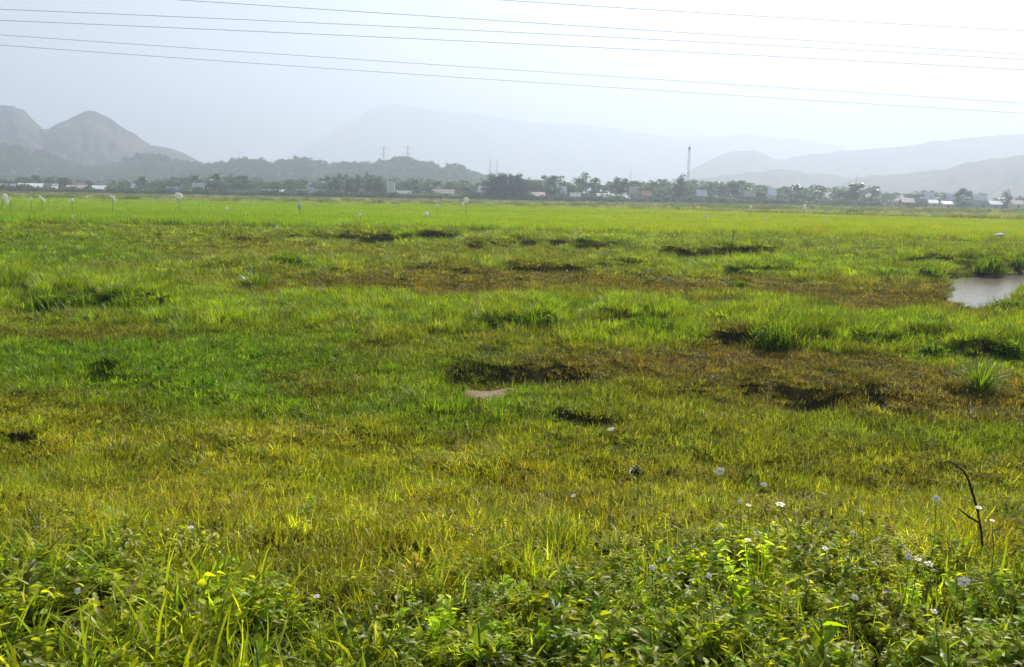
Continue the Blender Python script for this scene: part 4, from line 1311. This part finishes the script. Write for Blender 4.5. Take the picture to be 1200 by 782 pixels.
def flower(px, py, wpx, label, seed):
    r_ = np.random.default_rng(seed)
    hh = float(r_.uniform(.26, .40))
    d = ray(px, py); t_ = np.linspace(2.5, 16, 2500); p = CAM[None] + t_[:, None] * d[None]
    g = ground_h(p[:, 0], p[:, 1]) + hh
    k = int(np.argmax(p[:, 2] < g)); q_ = p[k]; dist = q_[1]
    R = wpx * dist / FPX * .5
    bx, by = q_[0] + r_.normal(0, .03), q_[1] + r_.normal(0, .03); bz = float(ground_h(bx, by))
    root = empty('white_flower', (bx, by, bz))
    top = Vector((q_[0] - bx, q_[1] - by, q_[2] - bz))
    MB().tube([(0, 0, -.03), tuple(top * .5 + Vector((.02, .01, 0))), tuple(top)], [.002, .0018, .0015], 6).build('stem', m_stem, root)
    # head facing up, towards the lens side a little
    ax_ = None; tilt = Vector((r_.normal(0, .3), -.45 + r_.normal(0, .25), 1.0)).normalized()
    ax = tilt.cross(Vector((0, 0, 1))).normalized(); ay = ax.cross(tilt)
    mb = MB(); n_ = int(r_.integers(5, 8)); off = float(r_.random()) * 6; R = float(R)
    for i in range(n_):
        a = off + 2 * math.pi * i / n_; u = math.cos(a) * ax + math.sin(a) * ay; v = -math.sin(a) * ax + math.cos(a) * ay
        Lp = float(R * r_.uniform(.85, 1.1)); Wp = Lp * .33
        pts_ = []
        for (l, w_, c_) in ((.18, .3, .02), (.5, 1, .06), (.8, .95, .03), (1, .35, -.06)):
            for s in (-1, 0, 1):
                pts_.append(top + u * Lp * l + v * s * Wp * w_ + tilt * (c_ * Lp + .07 * Lp * abs(s)))
        mb.poly(pts_, [[3 * b_ + c_, 3 * b_ + c_ + 1, 3 * b_ + c_ + 4, 3 * b_ + c_ + 3] for b_ in range(3) for c_ in range(2)])
    mb.build('petals', m_petal, root, True)
    MB().tube([tuple(top - tilt * R * .05), tuple(top + tilt * R * .12), tuple(top + tilt * R * .2)], [R * .26, R * .28, R * .12], 9).build('flower_centre', m_disc, root, True)
    tag(root, label, 'flower', 'white daisy-like flowers in the foreground grass')


FL = [(844, 552, 12, 'largest and highest white flower, alone in the grass above the paired blooms'),
      (716, 503, 9, 'white bloom farthest back, near the small dark hollow'),
      (895, 568, 8, 'small white flower right below the largest lone bloom'),
      (914, 591, 13, 'wide white flower lying flat beside two small blooms'),
      (877, 592, 8, 'small white flower left of the wide flat one'),
      (867, 588, 7, 'leftmost of the three blooms around the wide flat flower'),
      (1097, 584, 10, 'white flower just left of the bent twig'),
      (1147, 595, 9, 'white flower right against the bent twig'),
      (1163, 610, 7, 'small white flower just right of the foot of the twig'),
      (1065, 652, 9, 'upper left flower of the bright row of three'),
      (1076, 656, 9, 'middle flower of the bright row of three'),
      (1089, 661, 12, 'lower right and largest flower of the bright row of three'),
      (1130, 682, 15, 'big full white flower below the bent twig'),
      (1095, 717, 10, 'reddish-centred white flower low among the weeds on the right'),
      (1002, 700, 8, 'small yellowish white flower low among leaves'),
      (967, 643, 9, 'pale flower in the weeds left of the bright row of three'),
      (876, 633, 10, 'white flower over the large lime leaves'),
      (999, 552 + 72, 7, 'tiny pale bloom between the wide flat flower and the bright row'),
      (672, 581, 7, 'single small white bloom left of the dark seed head'),
      (371, 699, 10, 'white flower alone at the edge of the weeds, lower centre left'),
      (91, 692, 9, 'white flower in the dark weeds at the lower left'),
      (224, 618, 8, 'small white bloom in the grass above the dry pale stalks'),
      (831, 675, 8, 'white bloom left of the large lime leaves'),
      (764, 665, 9, 'whitish bloom over the shaded weeds under the dark seed head'),
      (1010, 600, 6, 'faint bloom in grass left of the twig side flower')]
for i, (a, b_, c_, lb) in enumerate(FL):
    flower(a, b_, c_, lb, 60 + i)

# ------------------------------------------------------------------ bent dark twig
m_twig = principled('dark_wet_wood', (.035, .028, .022), .7, .3, .3, (30, .4))


def on_plane(px, py, Y): return Vector(pix_depth(px, py, Y))


x, y, z = to_ground(1152, 650)
tw_y = y
base = Vector((x, y, z))
tp = [(1152, 648), (1150, 625), (1146, 600), (1141, 582), (1135, 563), (1129, 552), (1120, 545), (1109, 539)]
pp = [on_plane(a, b_, tw_y - .02 * i) for i, (a, b_) in enumerate(tp)]
root = empty('bent_twig', tuple(base))
MB().tube([p - base for p in pp], [.0055, .006, .005, .006, .005, .005, .004, .002], 8).build('main_stem', m_twig, root, True)
b2 = [on_plane(1146, 612, tw_y), on_plane(1136, 606, tw_y - .05), on_plane(1128, 600, tw_y - .1), on_plane(1122, 595, tw_y - .14)]
MB().tube([p - base for p in b2], [.006, .006, .004, .002], 6).build('side_shoot', m_twig, root, True)
tag(root, 'bare dark bent twig sticking up out of the grass at the right', 'twig')

# dark seed head
x, y, z = to_ground(745, 600)
root = empty('seed_head_plant', (x, y, z))
tpv = on_plane(746, 553, y) - Vector((x, y, z))
MB().tube([(0, 0, -.02), tuple(tpv * .6 + Vector((.015, 0, 0))), tuple(tpv)], [.005, .004, .004], 6).build('stem', m_stem, root)
r_ = np.random.default_rng(3); k = 40
V, q, t, a, b = leaf_quads(np.array(tpv)[None] + r_.normal(0, .022, (k, 3)), r_.random(k) * 6.28, r_.uniform(-.5, 1.2, k), np.full(k, .05), np.full(k, .02), r_)
m_dark = leaf_material('dark_seed', mode=None, base=(.02, .05, .03), trans=.2, gloss=.05, straw_at=2)
link('seed_head', mesh_from('seed_head', V, (q, t), m_dark, dict(rnd=a, rnd2=b)), root)
tag(root, 'dark green tufted seed head standing over the short grass', 'plant')

# dry straw stalks at the left
m_straw = leaf_material('dry_straw', mode=None, base=(.55, .50, .34), trans=.5, gloss=.03, straw_at=2, vary=0)
for pts_, lb, sd_ in (([(146, 700), (157, 684), (167, 672)], 'straight pale dry stalk leaning over the dark weeds', .005), ([(162, 728), (170, 745), (177, 765)], 'broad pale dry stalk hanging low in the weeds', .006),
                      ([(214, 722), (222, 712), (232, 700)], 'thin pale straw crossing the weeds beside the dry stalks', .003)):
    x, y, z = to_ground(pts_[0][0], pts_[0][1] + 30, .0)
    yb = y - .12
    P3 = [on_plane(a_, b_, yb - .04 * i) for i, (a_, b_) in enumerate(pts_)]
    o_ = MB().tube([p - P3[0] for p in P3], [sd_, sd_ * .9, sd_ * .6], 6).build('dry_stalk', m_straw)
    o_.location = P3[0]; tag(o_, lb, 'stalk')

# ------------------------------------------------------------------ big-leaved weeds in front
m_lime = leaf_material('lime_leaf', mode=None, base=(.19, .27, .010), trans=.68, gloss=.015, straw_at=2, vary=.2)
m_limey = leaf_material('yellowing_leaf', mode=None, base=(.30, .28, .02), trans=.65, gloss=.02, straw_at=2, vary=.15)
for i, (px_, py_, sz, nn, lb, mm) in enumerate(((868, 694, .12, 7, 'large lime leaves facing the light under a white flower', m_lime), (762, 752, .11, 6, 'broad lime-leaved weed low in the centre right', m_lime),
                                       (962, 738, .12, 7, 'lime green broad-leaved weed beside the small yellowish flower', m_lime), (703, 776, .09, 3, 'yellow leaf weed at the bottom edge', m_limey),
                                       (560, 742, .09, 6, 'lime-leaved weed among dark weeds left of the yellow leaf', m_lime), (655, 690, .08, 6, 'smaller lime weed at the upper edge of the weed belt', m_lime),
                                       (300, 765, .09, 5, 'broad lime leaves among the arching grass', m_lime), (1110, 765, .09, 6, 'lime-leaved weed in the lower right corner area', m_lime))):
    x, y, z = to_ground(px_, py_ + 18, .16)
    hh = .25
    root = empty('broad_leaved_weed', (x, y, z))
    r_ = np.random.default_rng(150 + i)
    st = MB(); pos = []; az = []
    st.tube([(0, 0, -.02), (.01, .0, hh * .5), (0, .01, hh)], [.006, .005, .004], 6)
    for k in range(nn):
        pos.append((0, .005, hh * (.45 + .55 * k / nn))); az.append(r_.random() * 6.28)
    st.build('stem', m_stem, root, True)
    for k in range(nn):
        V, q, t, a, b = leaf_quads(np.array([pos[k]]), np.array([az[k]]), np.array([r_.uniform(.3, 1.2)]), np.array([.85 * sz * r_.uniform(.8, 1.2)]), np.array([sz * .45]), r_, np.array([r_.normal(0, .3)]))
        link('leaf', mesh_from('leaf', V, (q, t), mm, dict(rnd=a, rnd2=b), smooth=True), root)
    tag(root, lb, 'weed', 'broad-leaved weeds on the bank')

# ------------------------------------------------------------------ distinct bushes and tussocks of the meadow
m_bushleaf = leaf_material('bush_leaf', mode=None, base=(.105, .175, .008), trans=.5, gloss=.012, straw_at=.97, vary=.5)
m_tuss = leaf_material('tussock_blade', mode=None, base=(.140, .21, .008), trans=.45, gloss=.05, straw_at=.95, vary=.4)


def bush(px, py, wpx, hpx, label, seed, kind='bush'):
    x, y, z = to_ground(px, py)
    Wm = wpx * y / FPX; Hm = hpx * y / FPX
    r_ = np.random.default_rng(seed)
    if kind == 'bush':
        n_ = 9; cs = np.stack([r_.uniform(-.42, .42, n_) * Wm, r_.uniform(-.2, .2, n_) * Wm, r_.uniform(.15, .6, n_) * Hm], 1)
        V, q, t, a, b = clump_faces(r_, cs, np.full(n_, .30 * Hm) + r_.random(n_) * .1 * Hm, 650, .07 * (y / 17) ** .6, .9)
        k = 520; bz = np.stack([np.clip(r_.normal(0, .33, k), -.8, .8) * Wm, r_.normal(0, .2, k) * Wm, np.full(k, -.02)], 1)
        p2 = blades(bz, r_.random(k) * 6.28, Hm * r_.uniform(.5, 1.45, k) * np.exp(-(bz[:, 0] / Wm / .55) ** 2), np.full(k, .013 * (y / 14)), r_.uniform(0, .5, k), r_.uniform(.1, .9, k), 4, rng=r_)
        V, q, t, a, b = join_parts([(V, q, t, a, b), p2])
        o_ = link('meadow_bush', mesh_from('meadow_bush', V, (q, t), m_bushleaf, dict(rnd=a, rnd2=b)))
        tag(o_, label, 'bush', 'dark bushes on the meadow banks')
    else:
        k = 260; th = r_.random(k) * 6.28; rr = .22 * Wm * np.sqrt(r_.random(k)); bz = np.stack([rr * np.cos(th), rr * np.sin(th), np.full(k, -.03)], 1)
        V, q, t, a, b = blades(bz, th + r_.normal(0, .4, k), Hm * r_.uniform(.7, 1.4, k), np.full(k, .016) * (y / 12), r_.uniform(.05, .7, k), r_.uniform(.3, 1.3, k), 4, rng=r_)
        o_ = link('grass_tussock', mesh_from('grass_tussock', V, (q, t), m_tuss, dict(rnd=a, rnd2=b)))
        tag(o_, label, 'tussock', 'grass tussocks on the meadow')
    o_.location = (x, y, z - .03)


bush(60, 366, 46, 26, 'left bush of the dark leafy bank by the left margin', 1)
bush(104, 367, 46, 28, 'middle bush of the dark leafy bank by the left margin', 2)
bush(152, 368, 50, 27, 'darkest right-hand bush of the leafy bank by the left margin', 3)
bush(12, 348, 44, 30, 'bush at the very left edge, behind the dark leafy bank', 4)
bush(916, 410, 52, 40, 'tallest dark bush in the lush band, right of centre', 5)
bush(884, 402, 30, 22, 'small bush leaning on the tallest dark bush from the left', 6)
bush(944, 408, 30, 20, 'small bush against the right side of the tallest dark bush', 7)
bush(756, 390, 62, 24, 'wide low bush in the lush band above the brown hollow', 8)
bush(626, 384, 60, 24, 'wide low bush above the muddy puddle', 9)
bush(1020, 410, 34, 20, 'low bush in the lush band right of the tallest dark bush', 10)
bush(1096, 418, 34, 18, 'low bush in the lush band towards the right edge', 11)
bush(1186, 420, 40, 26, 'dark bush in the lush band at the right edge', 12)
bush(336, 312, 34, 16, 'small dark bush far out in the muted meadow left of centre', 13)
bush(1158, 318, 34, 18, 'dark bush on the bank behind the pond', 14)
bush(1092, 326, 30, 14, 'dark bush at the left tip of the pond', 15)
bush(1190, 314, 34, 16, 'dark bush behind the pond at the right edge', 16)
bush(1186, 366, 50, 20, 'bush on the near shore of the pond', 17)
bush(866, 338, 24, 10, 'tiny round bush on the brown strip in front of the far ditch', 18)
bush(1148, 458, 44, 40, 'tall tussock standing in the reddish grass at the right', 20, 't')
bush(300, 338, 44, 22, 'pale tussock alone on the muted meadow left of centre', 21, 't')
bush(960, 556, 40, 22, 'low tussock behind the paired white flowers', 22, 't')
bush(860, 300 + 18, 34, 12, 'light round tussock before the far ditch, left one', 23, 't')
bush(905, 318, 30, 12, 'light round tussock before the far ditch, right one', 24, 't')
# ------------------------------------------------------------------ view
scene.view_settings.view_transform = 'Standard'
scene.view_settings.look = 'None'
scene.view_settings.gamma = 1
scene.view_settings.exposure = 1.10
scene.cycles.use_denoising = True
scene.cycles.max_bounces = 6
scene.cycles.diffuse_bounces = 3
scene.cycles.transmission_bounces = 4
scene.cycles.volume_bounces = 1
scene.cycles.caustics_reflective = False
scene.cycles.caustics_refractive = False
